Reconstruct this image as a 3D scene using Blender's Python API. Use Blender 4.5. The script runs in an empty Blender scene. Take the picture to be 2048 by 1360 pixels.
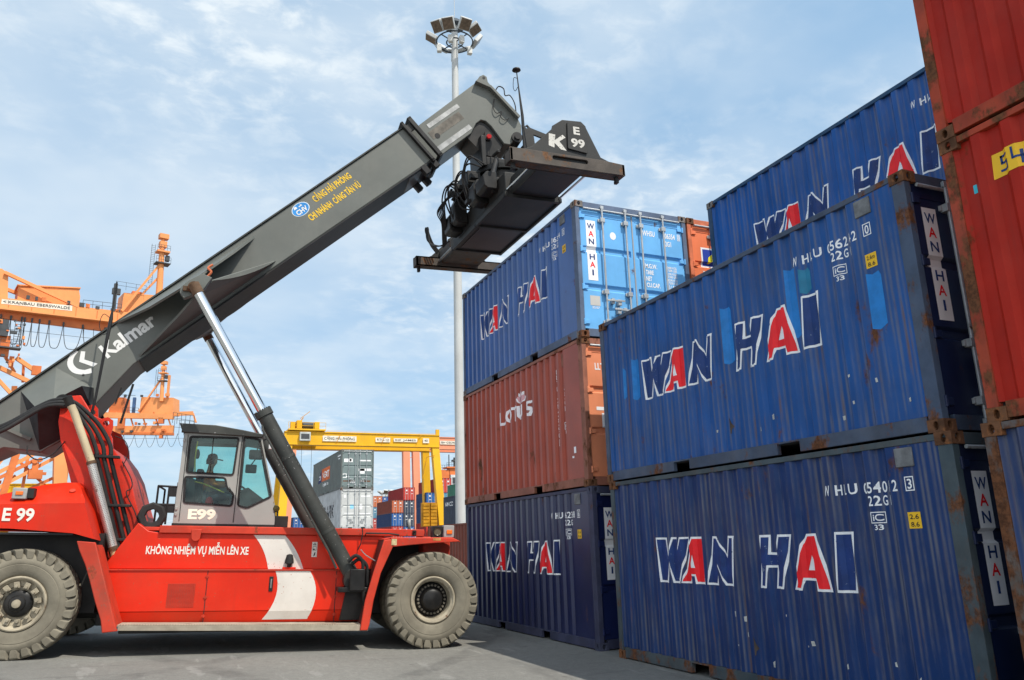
import bpy, bmesh, math, random
from mathutils import Vector, Matrix
from mathutils.geometry import tessellate_polygon
rnd = random.Random(7)
SC = bpy.context.scene
COL = SC.collection
R = math.radians

# ------------------------------------------------------------------ camera
cam_d = bpy.data.cameras.new('camera'); cam = bpy.data.objects.new('camera', cam_d); COL.objects.link(cam)
cam_d.sensor_width = 36.0; cam_d.lens = 27.62; cam_d.clip_start = 0.05; cam_d.clip_end = 3000
YAW, PIT, ROL = -1.1556, 0.2499, -0.0298
fw = Vector((math.cos(PIT)*math.sin(YAW), math.cos(PIT)*math.cos(YAW), math.sin(PIT)))
r0 = Vector((math.cos(YAW), -math.sin(YAW), 0)); u0 = r0.cross(fw)
rr = r0*math.cos(ROL) + u0*math.sin(ROL); uu = -r0*math.sin(ROL) + u0*math.cos(ROL)
cam.matrix_world = Matrix(((rr.x, uu.x, -fw.x, 11.7081), (rr.y, uu.y, -fw.y, -6.4979), (rr.z, uu.z, -fw.z, 1.7438), (0, 0, 0, 1)))
SC.camera = cam

# ------------------------------------------------------------------ sun, sky, exposure
SUN = Vector((0.578, 0.262, 1.0)).normalized()
sd = bpy.data.lights.new('sun', 'SUN'); sd.energy = 4.4; sd.angle = R(0.53); sd.color = (1.0, 0.94, 0.84)
so = bpy.data.objects.new('sun', sd); COL.objects.link(so)
so.rotation_euler = SUN.to_track_quat('Z', 'Y').to_euler(); so.location = (0, 0, 60)
SC.view_settings.view_transform = 'Standard'; SC.view_settings.look = 'None'
SC.view_settings.exposure = 0.15; SC.view_settings.gamma = 1.0
W = bpy.data.worlds.new('World'); SC.world = W; W.use_nodes = True
nt = W.node_tree; nt.nodes.clear()
def wn(t, **k):
    n = nt.nodes.new(t)
    for a, b in k.items(): setattr(n, a, b)
    return n
def wl(a, b): nt.links.new(a, b)
def wmath(op, a, b=None, c=None, clamp=False):
    n = wn('ShaderNodeMath', operation=op, use_clamp=clamp)
    for i, q in enumerate((a, b, c)):
        if q is None: continue
        if isinstance(q, (int, float)): n.inputs[i].default_value = q
        else: wl(q, n.inputs[i])
    return n.outputs[0]
sky = wn('ShaderNodeTexSky', sky_type='NISHITA', sun_disc=False, sun_elevation=math.asin(SUN.z), sun_rotation=math.atan2(SUN.x, SUN.y))
sky.air_density = 1.0; sky.dust_density = 1.2; sky.ozone_density = 1.6
tc = wn('ShaderNodeTexCoord'); sep = wn('ShaderNodeSeparateXYZ'); wl(tc.outputs['Generated'], sep.inputs[0])
zc = wmath('ADD', wmath('MAXIMUM', sep.outputs[2], 0.0), 0.16)
cmb = wn('ShaderNodeCombineXYZ'); wl(wmath('DIVIDE', sep.outputs[0], zc), cmb.inputs[0]); wl(wmath('DIVIDE', sep.outputs[1], zc), cmb.inputs[1])
def wnoise(scale, detail, rough, dist=0.0, sx=1.0, sy=1.0, rot=0.0, off=(0, 0, 0)):
    mp = wn('ShaderNodeMapping'); mp.inputs['Scale'].default_value = (sx, sy, 1); mp.inputs['Rotation'].default_value = (0, 0, rot); mp.inputs['Location'].default_value = off
    wl(cmb.outputs[0], mp.inputs[0])
    n = wn('ShaderNodeTexNoise'); n.inputs['Scale'].default_value = scale; n.inputs['Detail'].default_value = detail
    n.inputs['Roughness'].default_value = rough; n.inputs['Distortion'].default_value = dist; wl(mp.outputs[0], n.inputs[0])
    return n.outputs['Fac']
def wramp(x, lo, hi):
    n = wn('ShaderNodeMapRange', clamp=True, interpolation_type='SMOOTHSTEP'); wl(x, n.inputs[0]); n.inputs[1].default_value = lo; n.inputs[2].default_value = hi
    return n.outputs[0]
big = wramp(wnoise(0.9, 3, 0.5, 0.3, off=(3.1, 1.7, 0)), 0.36, 0.64)          # where the cirrus sheets lie
fib = wramp(wnoise(2.6, 7, 0.62, 0.5, 1.0, 0.42, 0.6), 0.38, 0.78)           # streaks
puf = wramp(wnoise(15.0, 6, 0.58, 0.3, 1.0, 0.8, 0.3), 0.42, 0.72)           # small ripples of altocumulus
soft = wramp(wnoise(2.2, 4, 0.5, 0.2, off=(7, 2, 0)), 0.30, 0.75)
low = wramp(sep.outputs[2], 0.42, 0.0)                                       # thicker veil lower down
sh_ = wn('ShaderNodeVectorMath', operation='DOT_PRODUCT'); wl(tc.outputs['Generated'], sh_.inputs[0]); sh_.inputs[1].default_value = (-0.92, -0.36, 0.12)
sheet = wramp(sh_.outputs['Value'], 0.42, 1.0)                          # broad milky sheet to one side
cl = wmath('ADD', wmath('MULTIPLY', big, wmath('ADD', wmath('MULTIPLY', fib, 0.40), wmath('MULTIPLY', puf, 0.62))),
           wmath('ADD', wmath('MULTIPLY', soft, 0.40), wmath('ADD', wmath('MULTIPLY', low, -0.16), wmath('MULTIPLY', sheet, 0.27))), clamp=True)
mv = wn('ShaderNodeMix', data_type='RGBA'); mv.inputs['Factor'].default_value = 0.68; wl(sky.outputs[0], mv.inputs['A']); mv.inputs['B'].default_value = (2.35, 3.85, 5.40, 1)   # thin even veil
mx = wn('ShaderNodeMix', data_type='RGBA'); wl(cl, mx.inputs['Factor']); wl(mv.outputs['Result'], mx.inputs['A'])
bank = wn('ShaderNodeVectorMath', operation='DOT_PRODUCT'); wl(tc.outputs['Generated'], bank.inputs[0]); bank.inputs[1].default_value = (0.86, -0.44, 0.26)
bank_fill = wmath('MULTIPLY', wramp(bank.outputs['Value'], 0.45, 0.95), wramp(wnoise(1.3, 5, 0.55, 0.3, off=(1, 9, 0)), 0.25, 0.55))   # bright cloud bank added out of view to fill the shaded walls
cb_ = wn('ShaderNodeMix', data_type='RGBA'); wl(bank_fill, cb_.inputs['Factor']); cb_.inputs['A'].default_value = (5.2, 5.7, 6.05, 1); cb_.inputs['B'].default_value = (10.0, 10.2, 10.4, 1)
wl(cb_.outputs['Result'], mx.inputs['B']); cl = wmath('MAXIMUM', cl, bank_fill); wl(cl, mx.inputs['Factor'])
bg = wn('ShaderNodeBackground'); bg.inputs[1].default_value = 0.15; wl(mx.outputs['Result'], bg.inputs[0])
wo = wn('ShaderNodeOutputWorld'); wl(bg.outputs[0], wo.inputs[0])

# ------------------------------------------------------------------ materials
MATS = {}
class NT:
    def __init__(s, name):
        s.m = bpy.data.materials.new(name); s.m.use_nodes = True; s.t = s.m.node_tree; s.t.nodes.clear()
        s.out = s.n('ShaderNodeOutputMaterial'); s.co = s.n('ShaderNodeTexCoord').outputs['Object']
    def n(s, t, **k):
        q = s.t.nodes.new(t)
        for a, b in k.items(): setattr(q, a, b)
        return q
    def l(s, a, b): s.t.links.new(a, b)
    def put(s, sock, v):
        if isinstance(v, bpy.types.NodeSocket): s.l(v, sock)
        elif isinstance(v, tuple) and len(v) == 3 and sock.type == 'RGBA': sock.default_value = (*v, 1)
        else: sock.default_value = v
    def math(s, op, a, b=0.0, clamp=False):
        q = s.n('ShaderNodeMath', operation=op, use_clamp=clamp); s.put(q.inputs[0], a); s.put(q.inputs[1], b); return q.outputs[0]
    def mix(s, f, a, b):
        q = s.n('ShaderNodeMix', data_type='RGBA'); s.put(q.inputs['Factor'], f); s.put(q.inputs['A'], a); s.put(q.inputs['B'], b); return q.outputs['Result']
    def noise(s, scale, detail=5, rough=0.55, sc=(1, 1, 1), dist=0.0):
        mp = s.n('ShaderNodeMapping'); mp.inputs['Scale'].default_value = sc
        oi = s.n('ShaderNodeObjectInfo')
        ad = s.n('ShaderNodeVectorMath', operation='ADD'); s.l(s.co, ad.inputs[0])
        cb = s.n('ShaderNodeCombineXYZ'); k = s.math('MULTIPLY', oi.outputs['Random'], 37.0)
        for i in range(3): s.l(k, cb.inputs[i])
        s.l(cb.outputs[0], ad.inputs[1]); s.l(ad.outputs[0], mp.inputs[0])
        q = s.n('ShaderNodeTexNoise'); q.inputs['Scale'].default_value = scale; q.inputs['Detail'].default_value = detail
        q.inputs['Roughness'].default_value = rough; q.inputs['Distortion'].default_value = dist; s.l(mp.outputs[0], q.inputs[0])
        return q.outputs['Fac']
    def ramp(s, x, lo, hi):
        q = s.n('ShaderNodeMapRange', clamp=True, interpolation_type='SMOOTHSTEP'); s.l(x, q.inputs[0]); q.inputs[1].default_value = lo; q.inputs[2].default_value = hi
        return q.outputs[0]

def M(name, col, rough=0.5, metal=0.0, var=0.18, vs=1.4, streak=0.0, rust=0.0, rs=3.0, rcol=(0.125, 0.048, 0.020), dirt=0.0, dcol=(0.20, 0.17, 0.13),
      bump=0.0, bs=60.0, ridge=None, chip=0.0, ccol=(0.35, 0.35, 0.35), spec=0.28, coat=0.0):
    if name in MATS: return MATS[name]
    t = NT(name); p = t.n('ShaderNodeBsdfPrincipled'); t.l(p.outputs[0], t.out.inputs[0])
    lo = tuple(c*(1-var) for c in col); hi = tuple(min(1, c*(1+var)) for c in col)
    c = t.mix(t.ramp(t.noise(vs, 6, 0.6), 0.3, 0.7), lo, hi)
    ro = rough
    if streak:
        f = t.math('MULTIPLY', t.ramp(t.noise(1.0, 5, 0.65, (7, 7, 0.35)), 0.52, 0.78), streak)
        c = t.mix(f, c, tuple(q*0.45+0.02*d for q, d in zip(col, (1.2, 1, 0.8))))
    if dirt:
        f = t.math('MULTIPLY', t.ramp(t.noise(1.1, 8, 0.7, (1, 1, 0.7)), 0.42, 0.72), dirt); c = t.mix(f, c, dcol)
    if ridge:                                              # paint worn off the edges of the corrugation, rust bleeding down
        x0, per, e1, e2 = ridge
        sx = t.n('ShaderNodeSeparateXYZ'); t.l(t.co, sx.inputs[0])
        m = t.math('PINGPONG', t.math('SUBTRACT', sx.outputs[0], x0), per/2)
        a = t.math('ABSOLUTE', t.math('SUBTRACT', m, e1)); b = t.math('ABSOLUTE', t.math('SUBTRACT', m, e2))
        near = t.ramp(t.math('MINIMUM', a, t.math('ADD', b, 0.004)), 0.030, 0.002)
        w = t.ramp(t.noise(1.6, 8, 0.7, (3, 3, 0.5)), 0.38, 0.68)
        c = t.mix(t.math('MULTIPLY', t.math('MULTIPLY', near, w), 0.62), c, (0.19, 0.185, 0.19))
        w2 = t.ramp(t.noise(1.7, 8, 0.72, (5, 5, 0.4)), 0.55, 0.70)
        c = t.mix(t.math('MULTIPLY', t.math('MULTIPLY', t.ramp(t.math('MINIMUM', a, b), 0.03, 0.0), w2), 0.75), c, (0.15, 0.07, 0.035))
    if chip:
        f = t.ramp(t.noise(26, 4, 0.6), 0.70-0.08*chip, 0.72-0.08*chip); c = t.mix(f, c, ccol)
    if rust:
        f = t.ramp(t.noise(rs, 10, 0.68, (1, 1, 0.6)), 0.66-0.3*rust, 0.74-0.26*rust)
        rc = t.mix(t.ramp(t.noise(rs*6, 6, 0.7), 0.35, 0.65), tuple(q*0.55 for q in rcol), tuple(q*1.35 for q in rcol))
        c = t.mix(f, c, rc); ro = t.math('ADD', t.math('MULTIPLY', f, 0.85-rough), rough)
    t.put(p.inputs['Base Color'], c); t.put(p.inputs['Roughness'], ro); p.inputs['Metallic'].default_value = metal
    p.inputs['Specular IOR Level'].default_value = spec; p.inputs['Coat Weight'].default_value = coat
    if bump:
        b = t.n('ShaderNodeBump'); b.inputs['Strength'].default_value = bump; b.inputs['Distance'].default_value = 0.01
        t.l(t.noise(bs, 6, 0.6), b.inputs['Height']); t.l(b.outputs[0], p.inputs['Normal'])
    MATS[name] = t.m; return t.m

def glass_mat(name, tint):
    t = NT(name); a = t.n('ShaderNodeBsdfTransparent'); a.inputs[0].default_value = (*tint, 1)
    g = t.n('ShaderNodeBsdfGlossy'); g.inputs['Roughness'].default_value = 0.02; g.inputs[0].default_value = (0.9, 1, 1, 1)
    fr = t.n('ShaderNodeFresnel'); fr.inputs[0].default_value = 1.5
    d = t.n('ShaderNodeBsdfDiffuse'); d.inputs[0].default_value = (0.25, 0.38, 0.36, 1)     # dust on the pane
    m0 = t.n('ShaderNodeMixShader'); t.put(m0.inputs[0], t.math('MULTIPLY', t.ramp(t.noise(3, 6, 0.6), 0.35, 0.8), 0.14)); t.l(a.outputs[0], m0.inputs[1]); t.l(d.outputs[0], m0.inputs[2])
    m1 = t.n('ShaderNodeMixShader'); t.l(fr.outputs[0], m1.inputs[0]); t.l(m0.outputs[0], m1.inputs[1]); t.l(g.outputs[0], m1.inputs[2]); t.l(m1.outputs[0], t.out.inputs[0])
    MATS[name] = t.m; return t.m

# ------------------------------------------------------------------ mesh building
class MB:
    def __init__(s): s.v = []; s.f = []
    def add(s, vs, fs):
        o = len(s.v); s.v += [tuple(q) for q in vs]; s.f += [tuple(i+o for i in q) for q in fs]; return s
    def box(s, x0, x1, y0, y1, z0, z1, T=None):
        vs = [Vector((x, y, z)) for x in (x0, x1) for y in (y0, y1) for z in (z0, z1)]
        if T: vs = [T @ q for q in vs]
        return s.add(vs, [(0, 1, 3, 2), (4, 6, 7, 5), (0, 4, 5, 1), (2, 3, 7, 6), (0, 2, 6, 4), (1, 5, 7, 3)])
    def bar(s, a, b, w, h, up=(0, 0, 1)):                    # square bar between two points
        a = Vector(a); b = Vector(b); d = (b-a).normalized(); up = Vector(up)
        if abs(d.dot(up)) > 0.98: up = Vector((1, 0, 0))
        x = d.cross(up).normalized(); y = x.cross(d)
        vs = [p + x*sx*w/2 + y*sy*h/2 for p in (a, b) for sx, sy in ((-1, -1), (1, -1), (1, 1), (-1, 1))]
        return s.add(vs, [(0, 3, 2, 1), (4, 5, 6, 7), (0, 1, 5, 4), (1, 2, 6, 5), (2, 3, 7, 6), (3, 0, 4, 7)])
    def prism(s, poly, a, b, fn=None):                       # (s, z) outline extruded from l = a to l = b
        fn = fn or (lambda p, q, l: (p, l, q)); n = len(poly)
        vs = [fn(p, q, a) for p, q in poly] + [fn(p, q, b) for p, q in poly]
        return s.add(vs, [tuple(range(n)), tuple(range(2*n-1, n-1, -1))] + [(i, i+n, (i+1) % n+n, (i+1) % n) for i in range(n)])
    def holed(s, outer, holes, a, b, fn=None):               # plate with openings
        fn = fn or (lambda p, q, l: (p, l, q))
        loops = [outer] + holes; flat = [q for lp in loops for q in lp]; n = len(flat)
        tris = tessellate_polygon([[Vector((x, y, 0)) for x, y in lp] for lp in loops])
        vs = [fn(x, y, a) for x, y in flat] + [fn(x, y, b) for x, y in flat]; fs = [tuple(t) for t in tris] + [tuple(i+n for i in reversed(t)) for t in tris]
        o = 0
        for lp in loops:
            m = len(lp); fs += [(o+i, o+i+n, o+(i+1) % m+n, o+(i+1) % m) for i in range(m)]; o += m
        return s.add(vs, fs)
    def tube(s, path, r, n=8, caps=True):
        P = [Vector(q) for q in path]; rs = r if isinstance(r, (list, tuple)) else [r]*len(P)
        t0 = (P[1]-P[0]).normalized(); x = t0.orthogonal().normalized(); vs = []
        for i, q in enumerate(P):
            t = ((P[min(i+1, len(P)-1)]-P[max(i-1, 0)])).normalized()
            x = (x - t*x.dot(t)).normalized(); y = t.cross(x)
            vs += [q + (x*math.cos(2*math.pi*k/n) + y*math.sin(2*math.pi*k/n))*rs[i] for k in range(n)]
        fs = [(i*n+k, i*n+(k+1) % n, (i+1)*n+(k+1) % n, (i+1)*n+k) for i in range(len(P)-1) for k in range(n)]
        if caps: fs += [tuple(range(n-1, -1, -1)), tuple((len(P)-1)*n+k for k in range(n))]
        return s.add(vs, fs)
    def cyl(s, a, b, r, r2=None, n=16): return s.tube([a, b], [r, r if r2 is None else r2], n)
    def lathe(s, prof, o, ax, n=32, close=False):            # profile of (radius, offset along axis)
        o = Vector(o); ax = Vector(ax).normalized(); x = ax.orthogonal().normalized(); y = ax.cross(x)
        vs = [o + ax*h + (x*math.cos(2*math.pi*k/n)+y*math.sin(2*math.pi*k/n))*r for r, h in prof for k in range(n)]
        m = len(prof); rng = m if close else m-1
        return s.add(vs, [(i*n+k, i*n+(k+1) % n, ((i+1) % m)*n+(k+1) % n, ((i+1) % m)*n+k) for i in range(rng) for k in range(n)])
    def grid(s, rows, closed=False):
        m = len(rows[0]); o = [q for r_ in rows for q in r_]
        return s.add(o, [(i*m+j, i*m+j+1, (i+1)*m+j+1, (i+1)*m+j) for i in range(len(rows)-1) for j in range(m-1)])
    def build(s, name, mat, parent=None, bev=0.0, ang=32, solid=0.0, normals=True):
        me = bpy.data.meshes.new(name); me.from_pydata(s.v, [], s.f); me.update()
        if normals:
            bm = bmesh.new(); bm.from_mesh(me); bmesh.ops.recalc_face_normals(bm, faces=bm.faces); bm.to_mesh(me); bm.free()
        me.polygons.foreach_set('use_smooth', [True]*len(me.polygons)); me.set_sharp_from_angle(angle=R(ang))
        me.materials.append(mat); o = bpy.data.objects.new(name, me); COL.objects.link(o)
        if parent: o.parent = parent
        if solid: q = o.modifiers.new('solid', 'SOLIDIFY'); q.thickness = solid; q.offset = 0
        if bev: q = o.modifiers.new('bevel', 'BEVEL'); q.width = bev; q.segments = 2; q.limit_method = 'ANGLE'; q.angle_limit = R(40)
        return o

def tag(o, label=None, cat=None, group=None, kind=None):
    if label: o['label'] = label
    if cat: o['category'] = cat
    if group: o['group'] = group
    if kind: o['kind'] = kind
    return o
def thing(name, label, cat, loc=(0, 0, 0), rz=0.0, group=None):
    o = bpy.data.objects.new(name, None); COL.objects.link(o); o.location = loc; o.rotation_euler = (0, 0, rz); o.empty_display_size = 0.3
    return tag(o, label, cat, group)

# ------------------------------------------------------------------ painted lettering
TX = {}
def text2d(body, bold=0.0):
    k = (body, bold)
    if k not in TX:
        cu = bpy.data.curves.new('lettering', 'FONT'); cu.body = body; cu.offset = bold; cu.resolution_u = 3
        ob = bpy.data.objects.new('lettering', cu); COL.objects.link(ob)
        dg = bpy.context.evaluated_depsgraph_get(); me = bpy.data.meshes.new_from_object(ob.evaluated_get(dg))
        vs = [(q.co.x, q.co.y) for q in me.vertices]; fs = [tuple(p.vertices) for p in me.polygons]
        bpy.data.objects.remove(ob); bpy.data.meshes.remove(me); bpy.data.curves.remove(cu); TX[k] = (vs, fs)
    return TX[k]
class Ink:                                                 # flat tiles in (u, v), laid on a surface afterwards
    def __init__(s): s.v = []; s.f = []
    def add(s, vs, fs):
        o = len(s.v); s.v += vs; s.f += [tuple(i+o for i in q) for q in fs]; return s
    def poly(s, pts, holes=()):
        loops = [list(pts)] + [list(h) for h in holes]
        tr = tessellate_polygon([[Vector((x, y, 0)) for x, y in lp] for lp in loops]); return s.add([q for lp in loops for q in lp], [tuple(t) for t in tr])
    def rect(s, u0, u1, v0, v1): return s.add([(u0, v0), (u1, v0), (u1, v1), (u0, v1)], [(0, 1, 2, 3)])
    def frame(s, u0, u1, v0, v1, t):
        for a in ((u0, u1, v0, v0+t), (u0, u1, v1-t, v1), (u0, u0+t, v0+t, v1-t), (u1-t, u1, v0+t, v1-t)): s.rect(*a)
        return s
    def text(s, body, u0, u1, v0, h, bold=0.012, shear=0.0, rot=None):   # fits the width u0..u1, capital height h, base line v0
        vs, fs = text2d(body, bold)
        if not vs: return s
        xs = [q[0] for q in vs]; a, b = min(xs), max(xs); hv = text2d('H', bold)[0]; ch = max(q[1] for q in hv)
        k = (u1-u0)/(b-a); out = [(u0+(x-a)*k + shear*y*h/ch, v0+y*h/ch) for x, y in vs]
        if rot: c, sn = math.cos(rot), math.sin(rot); out = [(u0+(x-u0)*c-(y-v0)*sn, v0+(x-u0)*sn+(y-v0)*c) for x, y in out]
        return s.add(out, fs)
    def lay(s, name, mat, parent, fn, cuts_u=(), cuts_v=()):
        bm = bmesh.new(); vs = [bm.verts.new((x, y, 0)) for x, y in s.v]
        for f in s.f:
            try: bm.faces.new([vs[i] for i in f])
            except ValueError: pass
        for ax, cuts in ((0, cuts_u), (1, cuts_v)):
            lo = min(q.co[ax] for q in bm.verts); hi = max(q.co[ax] for q in bm.verts)
            for c in cuts:
                if lo < c < hi:
                    co = [0, 0, 0]; no = [0, 0, 0]; co[ax] = c; no[ax] = 1
                    bmesh.ops.bisect_plane(bm, geom=bm.verts[:]+bm.edges[:]+bm.faces[:], dist=1e-6, plane_co=co, plane_no=no)
        for q in bm.verts: q.co = Vector(fn(q.co.x, q.co.y))
        me = bpy.data.meshes.new(name); bm.to_mesh(me); bm.free(); me.materials.append(mat)
        o = bpy.data.objects.new(name, me); COL.objects.link(o); o.parent = parent; return o
def offset_poly(pts, d):                                    # outward (d > 0) mitred offset
    n = len(pts); area = sum(pts[i][0]*pts[(i+1) % n][1]-pts[(i+1) % n][0]*pts[i][1] for i in range(n)); sg = 1 if area > 0 else -1; out = []
    for i in range(n):
        a, b, c = (Vector(pts[(i+k) % n]) for k in (-1, 0, 1)); e1 = (b-a).normalized(); e2 = (c-b).normalized()
        n1 = Vector((e1.y, -e1.x))*sg; n2 = Vector((e2.y, -e2.x))*sg; m = n1+n2
        if m.length < 0.3: m = n1
        m.normalize(); k = min(1.6, 1/max(0.35, m.dot(n1))); out.append(tuple(b+m*d*k))
    return out
def rounded(pts, r, n=4):                                   # outline with rounded corners
    out = []; N = len(pts)
    for i in range(N):
        a, b, c = (Vector(pts[(i+k) % N]) for k in (-1, 0, 1)); q = min(r, (a-b).length*0.45, (c-b).length*0.45)
        p0 = b+(a-b).normalized()*q; p1 = b+(c-b).normalized()*q
        out += [tuple(p0*(1-t)**2 + b*2*t*(1-t) + p1*t*t) for t in (k/n for k in range(n+1))]
    return out
# ------------------------------------------------------------------ ground
def gz(x, y):
    t = -((x+1.868)*0.1045+(y+2.1865)*0.9945); return 0.03909*min(max(t, 0.0), 14.0)
def ground_mat():
    t = NT('ground_concrete'); p = t.n('ShaderNodeBsdfPrincipled'); t.l(p.outputs[0], t.out.inputs[0])
    c = t.mix(t.ramp(t.noise(0.35, 6, 0.6), 0.3, 0.7), (0.172, 0.170, 0.155), (0.230, 0.227, 0.206))
    c = t.mix(t.math('MULTIPLY', t.ramp(t.noise(38, 5, 0.7), 0.40, 0.72), 0.55), c, (0.115, 0.113, 0.107))
    c = t.mix(t.math('MULTIPLY', t.ramp(t.noise(95, 3, 0.7), 0.54, 0.70), 0.5), c, (0.36, 0.355, 0.33))
    c = t.mix(t.math('MULTIPLY', t.ramp(t.noise(0.9, 7, 0.65, (0.35, 1.6, 1)), 0.54, 0.74), 0.6), c, (0.09, 0.087, 0.083))
    c = t.mix(t.math('MULTIPLY', t.ramp(t.noise(1.6, 6, 0.6, (0.5, 2.2, 1), 0.5), 0.60, 0.66), 0.55), c, (0.29, 0.285, 0.265))
    c = t.mix(t.math('MULTIPLY', t.ramp(t.noise(11, 6, 0.65), 0.35, 0.70), 0.35), c, (0.11, 0.108, 0.10))
    c = t.mix(t.math('MULTIPLY', t.ramp(t.noise(1.0, 6, 0.6, (5.5, 0.30, 1), 0.3), 0.58, 0.72), 0.45), c, (0.075, 0.072, 0.068))
    def ring(cx, cy, r, w):                                   # faint rubber left by turning tyres
        d = t.n('ShaderNodeVectorMath', operation='DISTANCE'); t.l(t.co, d.inputs[0]); d.inputs[1].default_value = (cx, cy, 0)
        return t.ramp(t.math('ABSOLUTE', t.math('SUBTRACT', d.outputs['Value'], r)), w, w*0.4)
    rg = t.math('MAXIMUM', t.math('MAXIMUM', ring(6, -22, 15.2, 0.26), ring(6, -22, 17.6, 0.26)), t.math('MAXIMUM', ring(-14, -20, 19.0, 0.22), ring(-14, -20, 22.3, 0.22)))
    c = t.mix(t.math('MULTIPLY', t.math('MULTIPLY', rg, t.ramp(t.noise(1.2, 6, 0.7), 0.35, 0.65)), 0.42), c, (0.05, 0.049, 0.048))
    vo = t.n('ShaderNodeTexVoronoi'); vo.inputs['Scale'].default_value = 1.7; t.l(t.co, vo.inputs['Vector'])
    c = t.mix(t.math('MULTIPLY', t.ramp(t.math('ADD', vo.outputs['Distance'], t.math('MULTIPLY', t.noise(9, 4, 0.6), 0.14)), 0.17, 0.09), 0.6), c, (0.05, 0.048, 0.045))
    t.put(p.inputs['Base Color'], c); p.inputs['Roughness'].default_value = 0.88; p.inputs['Specular IOR Level'].default_value = 0.3
    b = t.n('ShaderNodeBump'); b.inputs['Strength'].default_value = 0.55; b.inputs['Distance'].default_value = 0.012
    t.l(t.noise(70, 6, 0.7), b.inputs['Height']); t.l(b.outputs[0], p.inputs['Normal']); return t.m
xs = [-1500, -600, -250, -120, -60]+list(range(-40, 41, 2))+[60, 120, 300, 900]
ys = [-1200, -400, -120, -60, -40, -30, -24]+[-20+0.5*i for i in range(41)]+[1, 2, 4, 10, 30, 80, 200, 600, 1200]
tag(MB().grid([[(x, y, gz(x, y)) for x in xs] for y in ys]).build('ground', ground_mat()), kind='structure')

# ------------------------------------------------------------------ shipping containers
CL, CH, CW = 6.058, 2.591, 2.438
PER = 0.278
def profile(L, per=PER, out=0.014, inn=0.056, fo=0.082, sl=0.046):
    x = -L+0.15; pts = [(-L+0.10, out), (x, out)]; n = int((L-0.34)/per); x0 = -L+0.15+((L-0.33)-n*per)/2; x0, n = (-5.953, 19) if abs(L-6.058) < 0.01 and per < 0.29 else (x0, n); pts[1] = (x0, out); x = x0
    fi = per-fo-2*sl
    for i in range(n):
        pts += [(x+sl, inn), (x+sl+fi, inn), (x+2*sl+fi, out), (x+per, out)]; x += per
    return pts+[(-0.15, out)], x0
P20, X20 = profile(CL); P40, X40 = profile(12.192)
def prof_at(P, x):
    if x <= P[0][0]: return P[0][1]
    for (a, ya), (b, yb) in zip(P, P[1:]):
        if x <= b: return ya+(yb-ya)*(x-a)/max(b-a, 1e-9)
    return P[-1][1]
RIDGE = (X20+0.055, PER, -0.0, PER/2)
def ridge_for(x0): return (x0+0.0965, PER, 0.0415, 0.0965)        # ping-pong about the middle of a hollow; the bends lie at these two distances
WHITE = M('lettering_white', (0.88, 0.89, 0.90), 0.5, var=0.04, vs=6, chip=0.35, ccol=(0.20, 0.24, 0.34))
INKBLUE = M('lettering_blue', (0.010, 0.040, 0.170), 0.45, var=0.2, vs=5, chip=0.35, ccol=(0.22, 0.27, 0.36))
INKRED = M('lettering_red', (0.88, 0.014, 0.022), 0.4, var=0.10, vs=4)
BANWHITE = M('banner_white', (0.82, 0.82, 0.82), 0.5, var=0.06)
YELLOW = M('sticker_yellow', (0.85, 0.50, 0.02), 0.45, var=0.08)
BLACKP = M('lettering_black', (0.012, 0.014, 0.022), 0.5)
RUSTY = M('casting_rust', (0.13, 0.058, 0.028), 0.85, var=0.45, vs=5, rust=0.45, rs=5, rcol=(0.22, 0.085, 0.03), bump=0.5, bs=70)
CASTG = M('casting_grey', (0.20, 0.18, 0.165), 0.8, var=0.3, vs=6, rust=0.55, rs=6, bump=0.4, bs=70)
RODS = M('galvanised_rod', (0.42, 0.44, 0.45), 0.45, metal=0.35, var=0.15, vs=5, rust=0.18, rs=8)
GASKET = M('door_gasket', (0.30, 0.31, 0.32), 0.7, var=0.2)
VENT = M('vent_grey', (0.16, 0.165, 0.17), 0.6, var=0.3, vs=8)
DARKF = M('floor_underside', (0.03, 0.03, 0.03), 0.9)
def pal(key, col, frame=None, rust=0.18, dirt=0.15, frust=0.35, wear=True, rough=0.45, cast=None, door=None, streak=0.35, fr=None, spec=0.25):
    frame = frame or col
    return dict(wall=M(key+'_wall_paint', col, rough, spec=spec, var=0.16, vs=1.1, streak=streak, rust=rust, rs=1.7, dirt=dirt, ridge=ridge_for(X20) if wear else None, bump=0.12, bs=12),
                frame=M(key+'_frame_paint', frame, 0.6, var=0.25, vs=2.5, streak=0.3, rust=frust, rs=3.2, dirt=dirt*1.6, bump=0.2, bs=30),
                door=M(key+'_door_tone', door or col, 0.42, var=0.10, vs=1.2, streak=0.12, rust=rust*0.4, dirt=dirt*0.5), cast=cast or RUSTY)
BLUE_F = pal('bright_blue', (0.020, 0.092, 0.310), (0.085, 0.120, 0.190), rust=0.05, dirt=0.06, frust=0.20, cast=CASTG, wear=False, spec=0.6, rough=0.34, door=(0.150, 0.430, 0.78))  # same blue on the doors, lightened to look sunlit
NAVY = pal('navy', (0.008, 0.014, 0.066), (0.045, 0.05, 0.095), rust=0.04, dirt=0.06, frust=0.05, wear=False, spec=0.6, rough=0.34, cast=M('casting_navy', (0.05, 0.055, 0.09), 0.7, var=0.2), streak=0.1)
BLUE_G = pal('worn_blue', (0.005, 0.074, 0.275), (0.055, 0.080, 0.130), rust=0.16, dirt=0.12, frust=0.42, door=(0.006, 0.016, 0.060), streak=0.5)  # door blue darkened to hold the shade of the narrow gap
BLUE_G2 = pal('dark_worn_blue', (0.004, 0.033, 0.135), (0.050, 0.072, 0.085), rust=0.18, dirt=0.14, frust=0.52, door=(0.005, 0.013, 0.050), streak=0.5)  # gap shade worked into the door colour here too
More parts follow.
